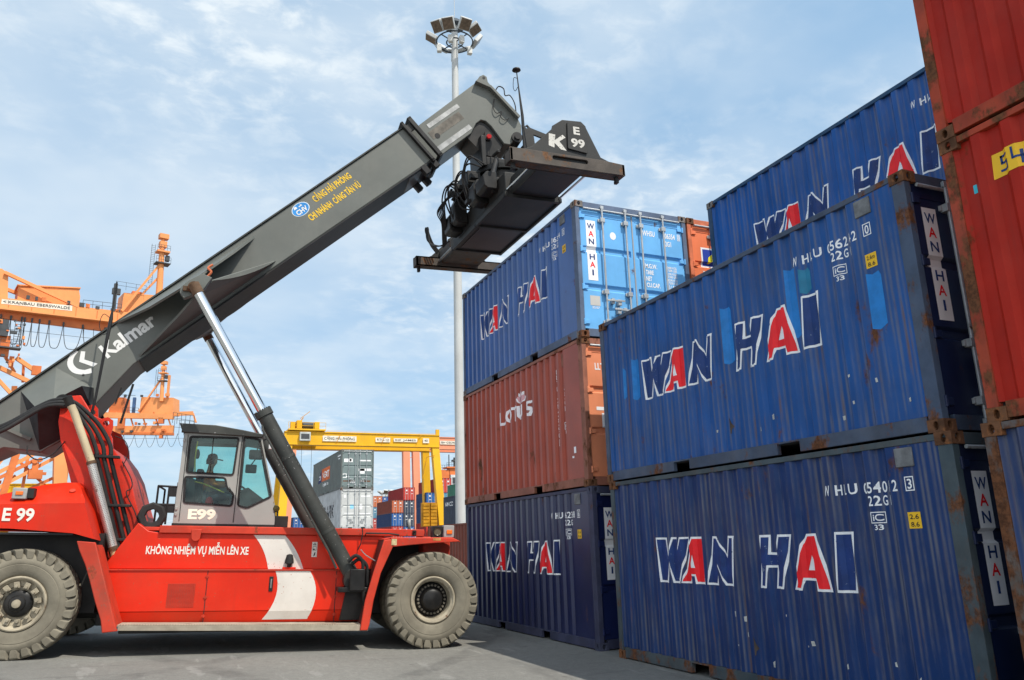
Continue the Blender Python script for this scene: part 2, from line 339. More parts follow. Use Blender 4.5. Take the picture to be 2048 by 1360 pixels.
BLUE_T = pal('back_blue', (0.006, 0.085, 0.320), (0.016, 0.060, 0.130), rust=0.10, dirt=0.14, frust=0.25, cast=CASTG)
BROWN = pal('brick_brown', (0.33, 0.046, 0.016), (0.29, 0.11, 0.07), rust=0.22, dirt=0.10, frust=0.40, wear=False, spec=0.5, rough=0.4, door=(0.75, 0.26, 0.13))  # door colour raised for the sun falling on that end
RED = pal('dark_red', (0.40, 0.020, 0.010), (0.34, 0.044, 0.016), rust=0.18, dirt=0.07, frust=0.62, spec=0.12, wear=False, streak=0.45)
RUSTBLUE = pal('rusting_blue', (0.016, 0.045, 0.150), (0.105, 0.090, 0.085), rust=0.34, dirt=0.2, frust=0.86)
ORANGE = pal('orange_red', (0.52, 0.11, 0.055), (0.60, 0.16, 0.075), rust=0.05, dirt=0.04, frust=0.10, wear=False, door=(0.75, 0.19, 0.08))

def casting_mb(sx, sy, sz, x0, x1, y0, y1, z0, z1):
    """corner casting box with an oval opening in its outer side, end and top or bottom-free faces; sx, sy give the outward sides"""
    m = MB()
    def face(o, u, v, hu, hv, ru, rv, n, dep=0.055):
        o, u, v, n = (Vector(q) for q in (o, u, v, n)); K = 16; A = []; B = []; C_ = []
        for k in range(K):
            a = 2*math.pi*(k+0.5)/K; c, s = math.cos(a), math.sin(a); q = 1/max(abs(c), abs(s))
            A.append(o+u*hu*max(-1, min(1, c*q))+v*hv*max(-1, min(1, s*q))); B.append(o+u*ru*c+v*rv*s)
        for q in B: C_.append(q-n*dep)
        Q = [o+u*hu*a+v*hv*b for a, b in ((1, 1), (-1, 1), (-1, -1), (1, -1))]
        m.add(A+B+C_, [(i, (i+1) % K, K+(i+1) % K, K+i) for i in range(K)]+[(K+i, K+(i+1) % K, 2*K+(i+1) % K, 2*K+i) for i in range(K)]+[tuple(range(2*K, 3*K))])
        # close the corners of the ring out to the rectangle
        for k in range(4):
            cx, cy = ((1, 1), (-1, 1), (-1, -1), (1, -1))[k]; i = [1, 5, 9, 13][k]; m.add([A[i], Q[k], A[(i+1) % K]], [(0, 1, 2)])
    xm, ym, zm = (x0+x1)/2, (y0+y1)/2, (z0+z1)/2; hx, hy, hz = (x1-x0)/2, (y1-y0)/2, (z1-z0)/2
    yo = y0 if sy < 0 else y1; xo = x0 if sx < 0 else x1
    face((xm, yo, zm), (1, 0, 0), (0, 0, 1), hx, hz, 0.027, 0.040, (0, sy, 0)); face((xo, ym, zm), (0, 1, 0), (0, 0, 1), hy, hz, 0.030, 0.039, (sx, 0, 0))
    yi = y1 if sy < 0 else y0; xi = x1 if sx < 0 else x0
    m.add([(x0, yi, z0), (x1, yi, z0), (x1, yi, z1), (x0, yi, z1)], [(0, 1, 2, 3)]); m.add([(xi, y0, z0), (xi, y1, z0), (xi, y1, z1), (xi, y0, z1)], [(0, 1, 2, 3)])
    m.add([(x0, y0, z0), (x1, y0, z0), (x1, y1, z0), (x0, y1, z0)], [(0, 1, 2, 3)]); m.add([(x0, y0, z1), (x1, y0, z1), (x1, y1, z1), (x0, y1, z1)], [(0, 1, 2, 3)])
    return m
CAST = {}
def castings(root, L, H, Wd, mat):
    for sx, xa, xb in ((1, -0.178, 0.0), (-1, -L, -L+0.178)):
        for sy, ya, yb in ((-1, 0.0, 0.162), (1, Wd-0.162, Wd)):
            for za, zb in ((0.0, 0.118), (H-0.118, H-0.001)):
                casting_mb(sx, sy, 0, xa, xb, ya, yb, za, zb).build('corner_casting', mat, root, bev=0.006, ang=25)
GROOVES = (1.665, 0.945)
def door_prof(z, H):
    for g in GROOVES:
        d = abs(z-g)
        if d < 0.036: return -0.036
        if d < 0.066: return -0.036*(0.066-d)/0.030
    return 0.0
DCUT = [g+s for g in GROOVES for s in (0.066, 0.036, -0.036, -0.066)]
DX = -0.040
def doors(root, P, H, Wd, rods=True):
    for k, (a, b, rods_y) in enumerate(((0.095, 1.212, (0.55, 1.05)), (1.226, Wd-0.095, (1.385, 1.885)))):
        m = MB(); z0, z1 = 0.165, H-0.118; zz = sorted([z0, z1]+DCUT); ia, ib = a+0.05, b-0.05
        m.grid([[(DX+door_prof(z, H)*1.0001, y, z) for y in (ia, ib)] for z in zz])
        for c, d in ((a, ia), (ib, b)): m.add([(DX, c, z0), (DX, d, z0), (DX, d, z1), (DX, c, z1)], [(0, 1, 2, 3)])
        for g in GROOVES:
            for y in (ia, ib): m.add([(DX, y, g+0.066), (DX-0.036, y, g+0.036), (DX-0.036, y, g-0.036), (DX, y, g-0.066)], [(0, 1, 2, 3)])
        m.add([(DX, a, z0), (DX, b, z0), (DX-0.05, b, z0), (DX-0.05, a, z0)], [(0, 1, 2, 3)])
        m.box(DX-0.001, DX+0.007, a+0.05, b-0.05, H-0.262, H-0.250)
        d = m.build('door', P['door'], root)
        MB().box(DX-0.03, DX+0.010, b-0.006 if k == 0 else a-0.004, b+0.010 if k == 0 else a+0.004, z0, z1).build('seal', GASKET, d)
        for z in (0.28, 0.93, 1.65, H-0.29):
            ya, yb = (0.055, 0.20) if k == 0 else (Wd-0.20, Wd-0.055); hm = MB()
            hm.box(DX, DX+0.026, ya, yb, z-0.035, z+0.035); yy = ya+0.035 if k == 0 else yb-0.035; hm.cyl((DX+0.028, yy, z-0.055), (DX+0.028, yy, z+0.055), 0.019, n=10)
            hm.build('hinge', P['door'], d, bev=0.004)
        if not rods: continue
        for j, y in enumerate(rods_y):
            r = MB(); r.cyl((0.018, y, 0.085), (0.018, y, H-0.075), 0.0185, n=12)
            for z in (0.10, H-0.09): r.box(0.0, 0.036, y-0.032, y+0.032, z-0.03, z+0.03)
            for z in (0.30, 0.86, H-0.34): r.box(DX, 0.040, y-0.045, y+0.045, z-0.04, z+0.04); r.box(DX, -0.012, y-0.075, y+0.075, z-0.028, z+0.028)
            r.build('lock_rod', RODS, d, bev=0.003)
            h = MB(); zq = 0.70-0.16*(j if k == 0 else 1-j); e = 0.36 if j == 0 else -0.36
            h.bar((0.040, y, zq), (0.046, y+e, zq+0.01), 0.012, 0.034); h.box(DX, 0.040, y+e*0.72-0.035, y+e*0.72+0.035, zq-0.075, zq+0.035); h.box(DX, 0.03, y+e*0.35-0.03, y+e*0.35+0.03, zq-0.05, zq+0.05)
            h.build('handle', RODS, d, bev=0.003)
def container(label, loc, P, L=CL, H=CH, group=None, decor=None, full=True, rods=True):
    root = thing('shipping_container', label, 'shipping container', loc, 0, group); Wd = CW
    pf = P20 if L < 7 else P40; zb, zt = 0.160, H-0.072
    MB().grid([[(x, y, zb) for x, y in pf], [(x, y, zt) for x, y in pf]]).build('side_wall', P['wall'], root, ang=15)
    MB().grid([[(x, Wd-y, zb) for x, y in pf], [(x, Wd-y, zt) for x, y in pf]]).build('side_wall', P['wall'], root, ang=15)
    m = MB(); pk = [-L/2-1.03, -L/2+1.03]; hw = 0.18
    for ya, yb in ((0.006, 0.066), (Wd-0.066, Wd-0.006)):
        segs = [(-L+0.178, pk[0]-hw), (pk[0]+hw, pk[1]-hw), (pk[1]+hw, -0.178)]
        for a, b in segs: m.box(a, b, ya, yb, 0.018, 0.158)
        for c in pk: m.box(c-hw, c+hw, ya+0.002, yb-0.002, 0.136, 0.157)
        m.box(-L+0.178, -0.178, ya, yb, H-0.070, H-0.010)
    for ya, yb in ((0.006, 0.092), (Wd-0.092, Wd-0.006)):
        m.box(-0.160, -0.010, ya, yb, 0.118, H-0.118); m.box(-L+0.010, -L+0.115, ya, yb, 0.118, H-0.118)
    m.box(-0.085, -0.012, 0.162, Wd-0.162, H-0.116, H-0.010); m.box(-0.085, -0.012, 0.162, 0.60, 0.018, 0.160); m.box(-0.085, -0.012, 0.90, Wd-0.90, 0.018, 0.160)
    m.box(-0.085, -0.012, Wd-0.60, Wd-0.162, 0.018, 0.160); m.box(-0.085, -0.012, 0.60, 0.90, 0.120, 0.160); m.box(-0.085, -0.012, Wd-0.90, Wd-0.60, 0.120, 0.160)
    m.box(-L+0.012, -L+0.085, 0.162, Wd-0.162, H-0.116, H-0.010); m.box(-L+0.012, -L+0.085, 0.162, Wd-0.162, 0.018, 0.160)
    m.build('frame', P['frame'], root, bev=0.004)
    MB().box(-L+0.03, -0.03, 0.03, Wd-0.03, H-0.050, H-0.020).build('roof', P['frame'], root)
    MB().box(-L+0.08, -0.08, 0.07, Wd-0.07, 0.125, 0.155).build('floor', DARKF, root)
    m = MB(); ey = [0.092+i*(Wd-0.184)/18 for i in range(19)]; ez = (0.16, H-0.116)
    m.grid([[(-L+0.03+0.03*((i//1) % 2), y, z) for i, y in enumerate(ey)] for z in ez]); m.build('end_wall', P['wall'], root, ang=15)
    castings(root, L, H, Wd, P['cast']); doors(root, P, H, Wd, rods)
    MB().cyl((0.002, 0.165, H-0.142), (0.002, Wd-0.165, H-0.142), 0.019, n=10).build('rain_bar', RODS, root)
    if decor: decor(root, H, pf)
    return root
def side_fn(pf, eps=0.003): return lambda u, v: (u, prof_at(pf, u)-eps, v)
def cuts(pf): return [x for x, y in pf]
def door_fn(H, eps=0.003): return lambda u, v: (DX+door_prof(v, H)+eps, u, v)

BIG = [([(-4.87,1.72),(-4.60,1.72),(-4.585,1.50),(-4.53,1.72),(-4.40,1.72),(-4.40,1.49),(-4.31,1.72),(-4.12,1.72),(-4.36,1.125),(-4.54,1.125),(-4.58,1.37),(-4.63,1.125),(-4.83,1.125)], (), 0),
       ([(-4.04,1.72),(-3.84,1.72),(-3.81,1.13),(-4.01,1.13),(-4.02,1.225),(-4.11,1.225),(-4.15,1.13),(-4.33,1.13),(-4.24,1.30),(-4.12,1.60)], ([(-4.045,1.48),(-4.095,1.34),(-4.015,1.34)],), 1),
       ([(-3.63,1.72),(-3.50,1.72),(-3.37,1.49),(-3.32,1.72),(-3.17,1.72),(-3.25,1.13),(-3.42,1.13),(-3.54,1.38),(-3.59,1.13),(-3.76,1.13)], (), 0),
       ([(-2.69,1.72),(-2.55,1.72),(-2.57,1.52),(-2.45,1.52),(-2.39,1.72),(-2.22,1.72),(-2.38,1.13),(-2.53,1.13),(-2.48,1.36),(-2.61,1.36),(-2.66,1.13),(-2.80,1.13)], (), 0),
       ([(-1.98,1.72),(-1.80,1.72),(-1.69,1.13),(-1.86,1.13),(-1.88,1.235),(-2.04,1.235),(-2.09,1.13),(-2.24,1.13),(-2.12,1.42),(-2.05,1.62)], ([(-1.93,1.48),(-1.985,1.35),(-1.885,1.35)],), 1),
       ([(-1.53,1.73),(-1.28,1.73),(-1.36,1.13),(-1.60,1.13)], (), 0)]
def vary(pts, amt, r): return [(x+r.uniform(-amt, amt), y+r.uniform(-amt, amt)) for x, y in pts]
def wan_hai(num, check, banner=True, patches=False, door_text=False, sticker='2.6', prefix='WHLU', junk=True, seed=1, ink=None):
    ink = ink or INKBLUE
    def dec(root, H, pf):
        f = side_fn(pf); c = cuts(pf); r = random.Random(seed)
        for pts, holes, red in BIG:
            pts = vary(pts, 0.003, r)
            Ink().poly(offset_poly(pts, 0.004)).lay('lettering_outline', WHITE, root, side_fn(pf, 0.002), c)
            Ink().poly(offset_poly(pts, -0.023), [offset_poly(h, 0.012) for h in holes] if red else ()).lay('big_letter', INKRED if red else ink, root, side_fn(pf, 0.005), c)
        k = Ink()
        for ch, u in zip(prefix, (-1.61, -1.475, -1.36, -1.27)):
            k.text(ch, u, u+(0.085 if ch != 'L' else 0.06), 2.105, 0.105, 0.016)
        for i, ch in enumerate(num): u = -1.105+i*0.076; k.text(ch, u+(0.02 if ch == '1' else 0), u+(0.038 if ch == '1' else 0.058), 2.10, 0.105, 0.016)
        k.frame(-0.575, -0.475, 2.09, 2.225, 0.010).text(check, -0.55, -0.50, 2.112, 0.09, 0.016)
        for i, ch in enumerate('22G1'): u = -1.04+i*0.075; k.text(ch, u+(0.015 if ch == '1' else 0), u+(0.033 if ch == '1' else 0.058), 1.975, 0.095, 0.016)
        k.frame(-1.03, -0.88, 1.805, 1.915, 0.009).text('iC', -1.005, -0.905, 1.83, 0.062, 0.016).text('33', -1.0, -0.915, 1.742, 0.05, 0.016)
        k.lay('number_lettering', WHITE, root, f, c)
        Ink().rect(-0.595, -0.455, 1.745, 1.895).lay('height_sticker', YELLOW, root, f, c)
        k = Ink().text('2.6m' if sticker == '2.6m' else '2.6', -0.575, -0.475, 1.832, 0.042, 0.01).text('8.6', -0.57, -0.48, 1.762, 0.042, 0.01); k.lay('sticker_lettering', BLACKP, root, side_fn(pf, 0.005), c)
        MB().box(-0.64, -0.44, prof_at(pf, -0.54)-0.016, prof_at(pf, -0.54)+0.02, 2.315, 2.495).build('vent', VENT, root, bev=0.006)
        if patches:
            for nm, mt, bx in (('paint_patch', PATCH, [(-2.97, -2.80, 1.27, 1.99), (-1.78, -1.60, 1.32, 2.12), (-0.63, -0.44, 1.12, 1.69), (-5.16, -5.02, 1.19, 1.80), (-5.42, -5.37, 1.25, 1.72)]), ('paint_patch', PATCH2, [(-1.545, -1.40, 1.78, 2.05)])):
                for a, b, z0, z1 in bx:
                    k = Ink(); k.poly([(a, z0), ((a+b)/2, z0-0.03), (b, z0+0.015), (b+0.004, z1-0.05), (b-0.02, z1), ((a+b)/2, z1-0.02), (a+0.01, z1+0.01)])
                    k.lay(nm, mt, root, side_fn(pf, 0.0015), c)
        if junk:
            k = Ink()
            for i in range(11):
                u = r.uniform(-3.6, -0.25); v = 0.25+abs(r.gauss(0, 0.32)); w, h = r.uniform(0.008, 0.03), r.uniform(0.02, 0.07)
                if v < 1.0: k.poly([(u, v), (u+w, v+r.uniform(-.01, .01)), (u+w*r.uniform(.6, 1.3), v+h), (u-0.004, v+h*r.uniform(.7, 1))])
            d = Ink()
            d.poly([(-3.03, 0.42), (-2.96, 0.36), (-2.94, 0.42), (-2.89, 0.45), (-2.94, 0.50), (-2.99, 0.60), (-2.99, 0.50)])
            d.lay('dent_marks', RUSTD, root, f, c)
            k.lay('paper_scraps', M('scrap_paper', (0.5, 0.5, 0.47), 0.8, var=0.3, vs=9), root, f, c)
        fd = door_fn(H)
        if banner:
            Ink().rect(0.225, 0.425, 1.075, 2.235).lay('door_banner', BANWHITE, root, fd, (), DCUT)
            kb, kr = Ink(), Ink()
            for ch, v in zip('WANHAI', (2.075, 1.925, 1.775, 1.475, 1.325, 1.175)):
                w = {'W': 0.075, 'I': 0.016}.get(ch, 0.055); (kr if ch == 'A' else kb).text(ch, 0.325-w, 0.325+w, v, 0.105, 0.02)
            kb.lay('banner_lettering', INKBLUE, root, door_fn(H, 0.006), (), DCUT); kr.lay('banner_lettering', INKRED, root, door_fn(H, 0.006), (), DCUT)
        if door_text:
            k = Ink()
            k.text('WHSU', 1.44, 1.72, 2.095, 0.105, 0.025).text('206354', 1.90, 2.18, 2.095, 0.105, 0.025).text('22G1', 1.90, 2.08, 1.935, 0.10, 0.025)
            k.frame(2.235, 2.295, 2.08, 2.21, 0.01).text('0', 2.25, 2.28, 2.10, 0.09, 0.02)
            for i, (a, b) in enumerate((('M.G.W.', '30480'), ('TARE', '2190'), ('NET', '28290'), ('CU.CAP.', '33.1'))):
                v = 1.445-i*0.125; k.text(a, 1.46, 1.46+0.043*len(a), v, 0.085, 0.025).text(b+' KGS', 1.92, 2.16, v+0.035, 0.045, 0.02).text('67200 LBS', 1.92, 2.16, v-0.022, 0.045, 0.02)
            k.poly([(0.79+0.065*math.cos(a), 1.99+0.075*math.sin(a)) for a in [i*math.pi/9 for i in range(18)]]).text('22.07', 0.27, 0.42, 0.545, 0.04, 0.015)
            k.lay('door_lettering', BANWHITE, root, fd, (), DCUT)
            Ink().rect(0.235, 0.44, 0.60, 0.785).lay('data_plate', M('plate_aluminium', (0.50, 0.49, 0.46), 0.5, metal=0.2, var=0.1), root, fd, (), DCUT)
    return dec
PATCH = M('repaint_blue', (0.016, 0.200, 0.560), 0.5, var=0.12, vs=7, streak=0.3)
PATCH2 = M('repaint_teal', (0.022, 0.200, 0.340), 0.5, var=0.12, vs=7)

RUSTD = M('dent_rust', (0.075, 0.055, 0.045), 0.85, var=0.4, vs=9)
def lotus(root, H, pf):
    f = side_fn(pf); c = cuts(pf); k = Ink()
    k.poly([(-3.84, 1.545), (-3.50, 1.545), (-3.50, 1.60), (-3.77, 1.60), (-3.77, 1.83), (-3.84, 1.83)])
    k.poly([(-3.34+0.16*math.cos(a), 1.70+0.145*math.sin(a)) for a in [i*math.pi/12 for i in range(24)]], [[(-3.34+0.09*math.cos(a), 1.70+0.08*math.sin(a)) for a in [i*math.pi/12 for i in range(24)]]])
    k.poly([(-3.20, 1.85), (-2.93, 1.85), (-2.93, 1.79), (-3.02, 1.79), (-3.02, 1.545), (-3.10, 1.545), (-3.10, 1.79), (-3.20, 1.79)])
    k.poly([(-2.92, 1.83), (-2.83, 1.83), (-2.82, 1.66), (-2.775, 1.60), (-2.73, 1.66), (-2.72, 1.83), (-2.63, 1.83), (-2.64, 1.62), (-2.72, 1.54), (-2.83, 1.54), (-2.90, 1.62)])
    k.poly([(-2.20, 1.80), (-2.24, 1.85), (-2.44, 1.84), (-2.50, 1.77), (-2.46, 1.68), (-2.31, 1.65), (-2.34, 1.60), (-2.50, 1.62), (-2.50, 1.56), (-2.30, 1.54), (-2.20, 1.62), (-2.24, 1.71), (-2.38, 1.75), (-2.36, 1.79)])
    def petal(x, z, a, l, w):
        o = Vector((x, z)); d = Vector((math.sin(a), math.cos(a))); n = Vector((d.y, -d.x)); return [tuple(o+d*l*t+n*w*q) for t, q in ((0, 0), (0.3, 0.8), (0.6, 1), (0.85, 0.55), (1, 0), (0.85, -0.55), (0.6, -1), (0.3, -0.8))]
    for a, l in ((-1.05, 0.24), (-0.55, 0.27), (0.0, 0.29), (0.55, 0.27), (1.05, 0.24)): k.poly(petal(-2.72, 1.865, a, l, 0.05))
    k.lay('logo_lettering', WHITE, root, f, c)
    q = Ink()
    for a in (-0.8, 0.8): q.poly(petal(-2.72, 1.862, a, 0.23, 0.055))
    q.poly(petal(-2.72, 1.865, 0.28, 0.22, 0.035)).lay('logo_petals', M('lettering_pink', (0.62, 0.35, 0.38), 0.55), root, side_fn(pf, 0.006), c)
    k = Ink()
    for i, ch in enumerate('LLTU 2842790'):
        if ch != ' ': k.text(ch, -1.13, -1.07, 2.14-i*0.108, 0.085, 0.015)
    for i, ch in enumerate('22G1'): k.text(ch, -0.84, -0.785, 1.73-i*0.108, 0.085, 0.015)
    k.frame(-0.88, -0.77, 1.07, 1.20, 0.012).text('iC', -0.86, -0.79, 1.10, 0.07, 0.015).text('33', -0.85, -0.80, 1.0, 0.05, 0.015).rect(-0.49, -0.41, 0.60, 0.71).rect(-0.56, -0.49, 0.52, 0.555).frame(-1.125, -1.06, 0.80, 0.92, 0.01)
    k.rect(-5.57, -5.55, 1.80, 2.02); k.lay('number_lettering', WHITE, root, f, c)
    k = Ink().rect(0.25, 1.1, 1.30, 1.36).rect(1.4, 2.2, 1.3, 1.36).rect(0.35, 0.62, 1.0, 1.25)
    k.text('LLTU', 0.26, 0.52, 2.02, 0.12, 0.03).text('LOTUS', 0.75, 1.12, 1.15, 0.12, 0.03).lay('door_lettering', BANWHITE, root, door_fn(H), (), DCUT)
    MB().box(-0.86, -0.80, prof_at(pf, -0.83)-0.016, 0.03, 2.22, 2.46).build('vent', BROWN['frame'], root, bev=0.006)
def flame(root, H, pf):
    fd = door_fn(H); Ink().rect(0.30, 0.98, 1.62, 2.02).lay('logo_panel', BANWHITE, root, fd, (), DCUT)
    Ink().rect(0.335, 0.945, 1.655, 1.985).lay('logo_panel', M('panel_blue', (0.02, 0.05, 0.33), 0.5), root, door_fn(H, 0.006), (), DCUT)
    k = Ink().poly([(0.44, 1.70), (0.46, 1.82), (0.56, 1.90), (0.82, 1.94), (0.78, 1.88), (0.60, 1.86), (0.54, 1.80), (0.74, 1.83), (0.70, 1.78), (0.56, 1.75), (0.48, 1.70)])
    k.lay('logo_leaf', M('leaf_yellow', (0.80, 0.72, 0.03), 0.5), root, door_fn(H, 0.009), (), DCUT)
    Ink().text('www.floret.com', 0.30, 0.98, 1.50, 0.05, 0.02).lay('door_lettering', BANWHITE, root, door_fn(H, 0.004), (), DCUT)
def tape54(root, H, pf):
    f = side_fn(pf); c = cuts(pf); u = -CL
    Ink().poly([(u+0.42, 2.05), (u+0.43, 2.275), (u+0.80, 2.27), (u+1.25, 2.31), (u+1.25, 2.08), (u+0.75, 2.06)]).lay('yellow_tape', YELLOW, root, f, c)
    k = Ink()
    for x0, x1, z0, z1 in ((0.50, 0.58, 2.215, 2.235), (0.50, 0.52, 2.165, 2.235), (0.50, 0.58, 2.155, 2.175), (0.56, 0.58, 2.10, 2.175), (0.49, 0.58, 2.09, 2.11), (0.62, 0.64, 2.15, 2.255), (0.62, 0.71, 2.145, 2.165), (0.685, 0.705, 2.085, 2.21)): k.rect(u+x0, u+x1, z0, z1)
    k.lay('tape_lettering', INKBLUE, root, side_fn(pf, 0.006), c)
    Ink().rect(u+0.22, u+0.255, 2.005, 2.085).lay('turquoise_sticker', M('sticker_turquoise', (0.05, 0.45, 0.55), 0.5), root, f, c)

GF = 'containers in the three-high stack beside the tall white mast'
container('bright blue container with doors toned as sunlit, topmost of the stack beside the light mast', (0, 0, 2*CH), BLUE_F, decor=wan_hai('206354', '0', door_text=True, seed=3, junk=False, ink=M('lettering_midblue', (0.016, 0.060, 0.24), 0.4, var=0.2)), group=GF)
container('brick brown container with white flower logo, middle of the three-high stack', (-0.02, 0.0, CH), BROWN, decor=lotus, group=GF)
container('dark navy container, lowest of the three-high stack, behind the front tyre', (0.05, 0.01, 0), NAVY, decor=wan_hai('062308', '6', seed=4, junk=False, ink=M('lettering_navy', (0.007, 0.020, 0.10), 0.4, var=0.2)), group=GF)
GG = 'worn blue containers in the two-high stack in front'
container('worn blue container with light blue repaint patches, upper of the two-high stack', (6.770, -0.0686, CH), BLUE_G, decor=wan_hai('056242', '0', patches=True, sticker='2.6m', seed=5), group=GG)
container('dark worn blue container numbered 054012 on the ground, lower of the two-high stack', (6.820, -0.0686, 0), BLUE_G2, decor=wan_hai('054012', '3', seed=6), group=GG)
container('blue container in the back row, its top edge against the sky behind the two-high stack', (6.706, 2.455, 2*CH), BLUE_T, decor=wan_hai('054631', '7', seed=8, junk=False))
container('orange red container with yellow leaf logo on its door, behind the bright blue container', (0.0, 2.47, 2*CH), ORANGE, decor=flame)
GH = 'containers in the tall stack at the right edge'
container('dark red container at the right edge, topmost of its stack, cut by the frame', (13.31, -0.178, 2*CH), RED, group=GH, rods=False)
container('dark red container at the right edge with a strip of yellow tape', (13.31, -0.168, CH), RED, group=GH, decor=tape54, rods=False)
container('rust-streaked dark blue container at the bottom right edge under the red ones', (13.255, -0.19, 0), RUSTBLUE, group=GH, rods=False)
GB = 'containers hidden low in the back row'
for lv, nm in ((0, 'on the ground'), (1, 'one level up')):
    container('container in the back row %s behind the bright blue stack' % nm, (0.0, 2.47, lv*CH), ORANGE, group=GB, rods=False)
    container('container in the back row %s behind the two-high stack' % nm, (6.706, 2.455, lv*CH), BLUE_T, group=GB, rods=False)
# ------------------------------------------------------------------ reach stacker (own axes: s forward, l away from the near side, z up)
VR = M('vehicle_red', (0.63, 0.020, 0.003), 0.42, var=0.12, vs=0.9, dirt=0.30, dcol=(0.34, 0.060, 0.025), streak=0.25, bump=0.05, bs=25, chip=0.25, ccol=(0.30, 0.10, 0.06))
VRD = M('vehicle_dull_red', (0.50, 0.040, 0.018), 0.55, var=0.18, vs=2.0, dirt=0.45, dcol=(0.16, 0.075, 0.05), rust=0.15, chip=0.5, ccol=(0.2, 0.1, 0.07))
GREY = M('boom_grey', (0.128, 0.136, 0.124), 0.45, var=0.10, vs=0.8, dirt=0.18, dcol=(0.22, 0.21, 0.18), streak=0.15, bump=0.05, bs=20)
GREYD = M('boom_dark_grey', (0.042, 0.045, 0.042), 0.5, var=0.25, vs=2.0, dirt=0.25, dcol=(0.09, 0.085, 0.07), chip=0.3)
CABG = M('cab_grey', (0.33, 0.33, 0.31), 0.45, var=0.05, dirt=0.2, dcol=(0.28, 0.27, 0.24))
BLK = M('black_steel', (0.014, 0.014, 0.015), 0.55, var=0.4, vs=3, dirt=0.35, dcol=(0.06, 0.055, 0.045))
GREASE = M('greasy_black', (0.010, 0.010, 0.010), 0.38, var=0.5, vs=4, dirt=0.4, dcol=(0.07, 0.06, 0.05))
RUBBER = M('rubber', (0.020, 0.020, 0.021), 0.75, var=0.3, dirt=0.3, dcol=(0.07, 0.065, 0.055))
TYRE = M('tyre_dusty', (0.190, 0.172, 0.132), 0.92, var=0.25, vs=2.2, dirt=0.5, dcol=(0.13, 0.115, 0.09), bump=0.25, bs=45)
TREAD = M('tyre_tread', (0.075, 0.068, 0.056), 0.95, var=0.3, vs=4, dirt=0.4, dcol=(0.15, 0.13, 0.10), bump=0.3, bs=40)
RIMM = M('rim_dusty', (0.33, 0.29, 0.215), 0.7, var=0.25, vs=5, dirt=0.45, dcol=(0.10, 0.085, 0.06), rust=0.22, rs=6)
CHROME = M('chrome_rod', (0.86, 0.87, 0.88), 0.07, metal=1.0, var=0.02)
STEELW = M('worn_steel', (0.30, 0.30, 0.29), 0.36, metal=0.55, var=0.25, vs=5, streak=0.3, rust=0.12)
STEPM = M('step_plate', (0.34, 0.30, 0.235), 0.7, var=0.2, vs=4, dirt=0.5, dcol=(0.16, 0.13, 0.09), rust=0.15)
BEIGE = M('exhaust_beige', (0.48, 0.40, 0.26), 0.55, var=0.12, vs=3, rust=0.26, rs=4, dirt=0.2)
SHIELD = M('heat_shield_steel', (0.50, 0.49, 0.46), 0.35, metal=0.6, var=0.12, vs=4, rust=0.12, rs=6)
STRIPE = M('stripe_white', (0.66, 0.62, 0.57), 0.5, var=0.08, dirt=0.25, dcol=(0.42, 0.36, 0.30), chip=0.3, ccol=(0.4, 0.12, 0.06))
LETW = M('vehicle_lettering', (0.74, 0.70, 0.63), 0.5, var=0.08, chip=0.4, ccol=(0.3, 0.15, 0.1))
LETK = M('boom_lettering', (0.74, 0.74, 0.72), 0.5, var=0.05)
LETY = M('yellow_lettering', (0.78, 0.50, 0.03), 0.5, var=0.08)
AMBER = M('amber_lens', (0.75, 0.16, 0.02), 0.2, var=0.1)
LAMPG = M('lamp_housing', (0.32, 0.32, 0.31), 0.5, var=0.15, dirt=0.2)
RUSTED = M('rusted_steel', (0.105, 0.062, 0.036), 0.8, var=0.4, vs=4, rust=0.45, rs=4, dirt=0.3, dcol=(0.05, 0.045, 0.04), bump=0.3)
GLASS = glass_mat('cab_glass', (0.56, 0.82, 0.78))

f0 = Vector((-1.86797, -2.18652, 0)); vd = Vector((0.10444867, 0.99376276, -0.03906471)); vn = Vector((-0.9945219, 0.10452846, 0)); vu = vd.cross(vn)
o0 = f0 - vd*6.30417
RS = thing('reach_stacker', 'red reach stacker with raised dark grey boom and large dusty tyres', 'reach stacker')
RS.matrix_world = Matrix(((vd.x, vn.x, vu.x, o0.x), (vd.y, vn.y, vu.y, o0.y), (vd.z, vn.z, vu.z, o0.z), (0, 0, 0, 1)))
def V(b, name, mat, parent=None, **k): return b.build(name, mat, parent or RS, **k)
def on_l(l): return lambda u, v: (u, l, v)                       # lettering plane facing the near side

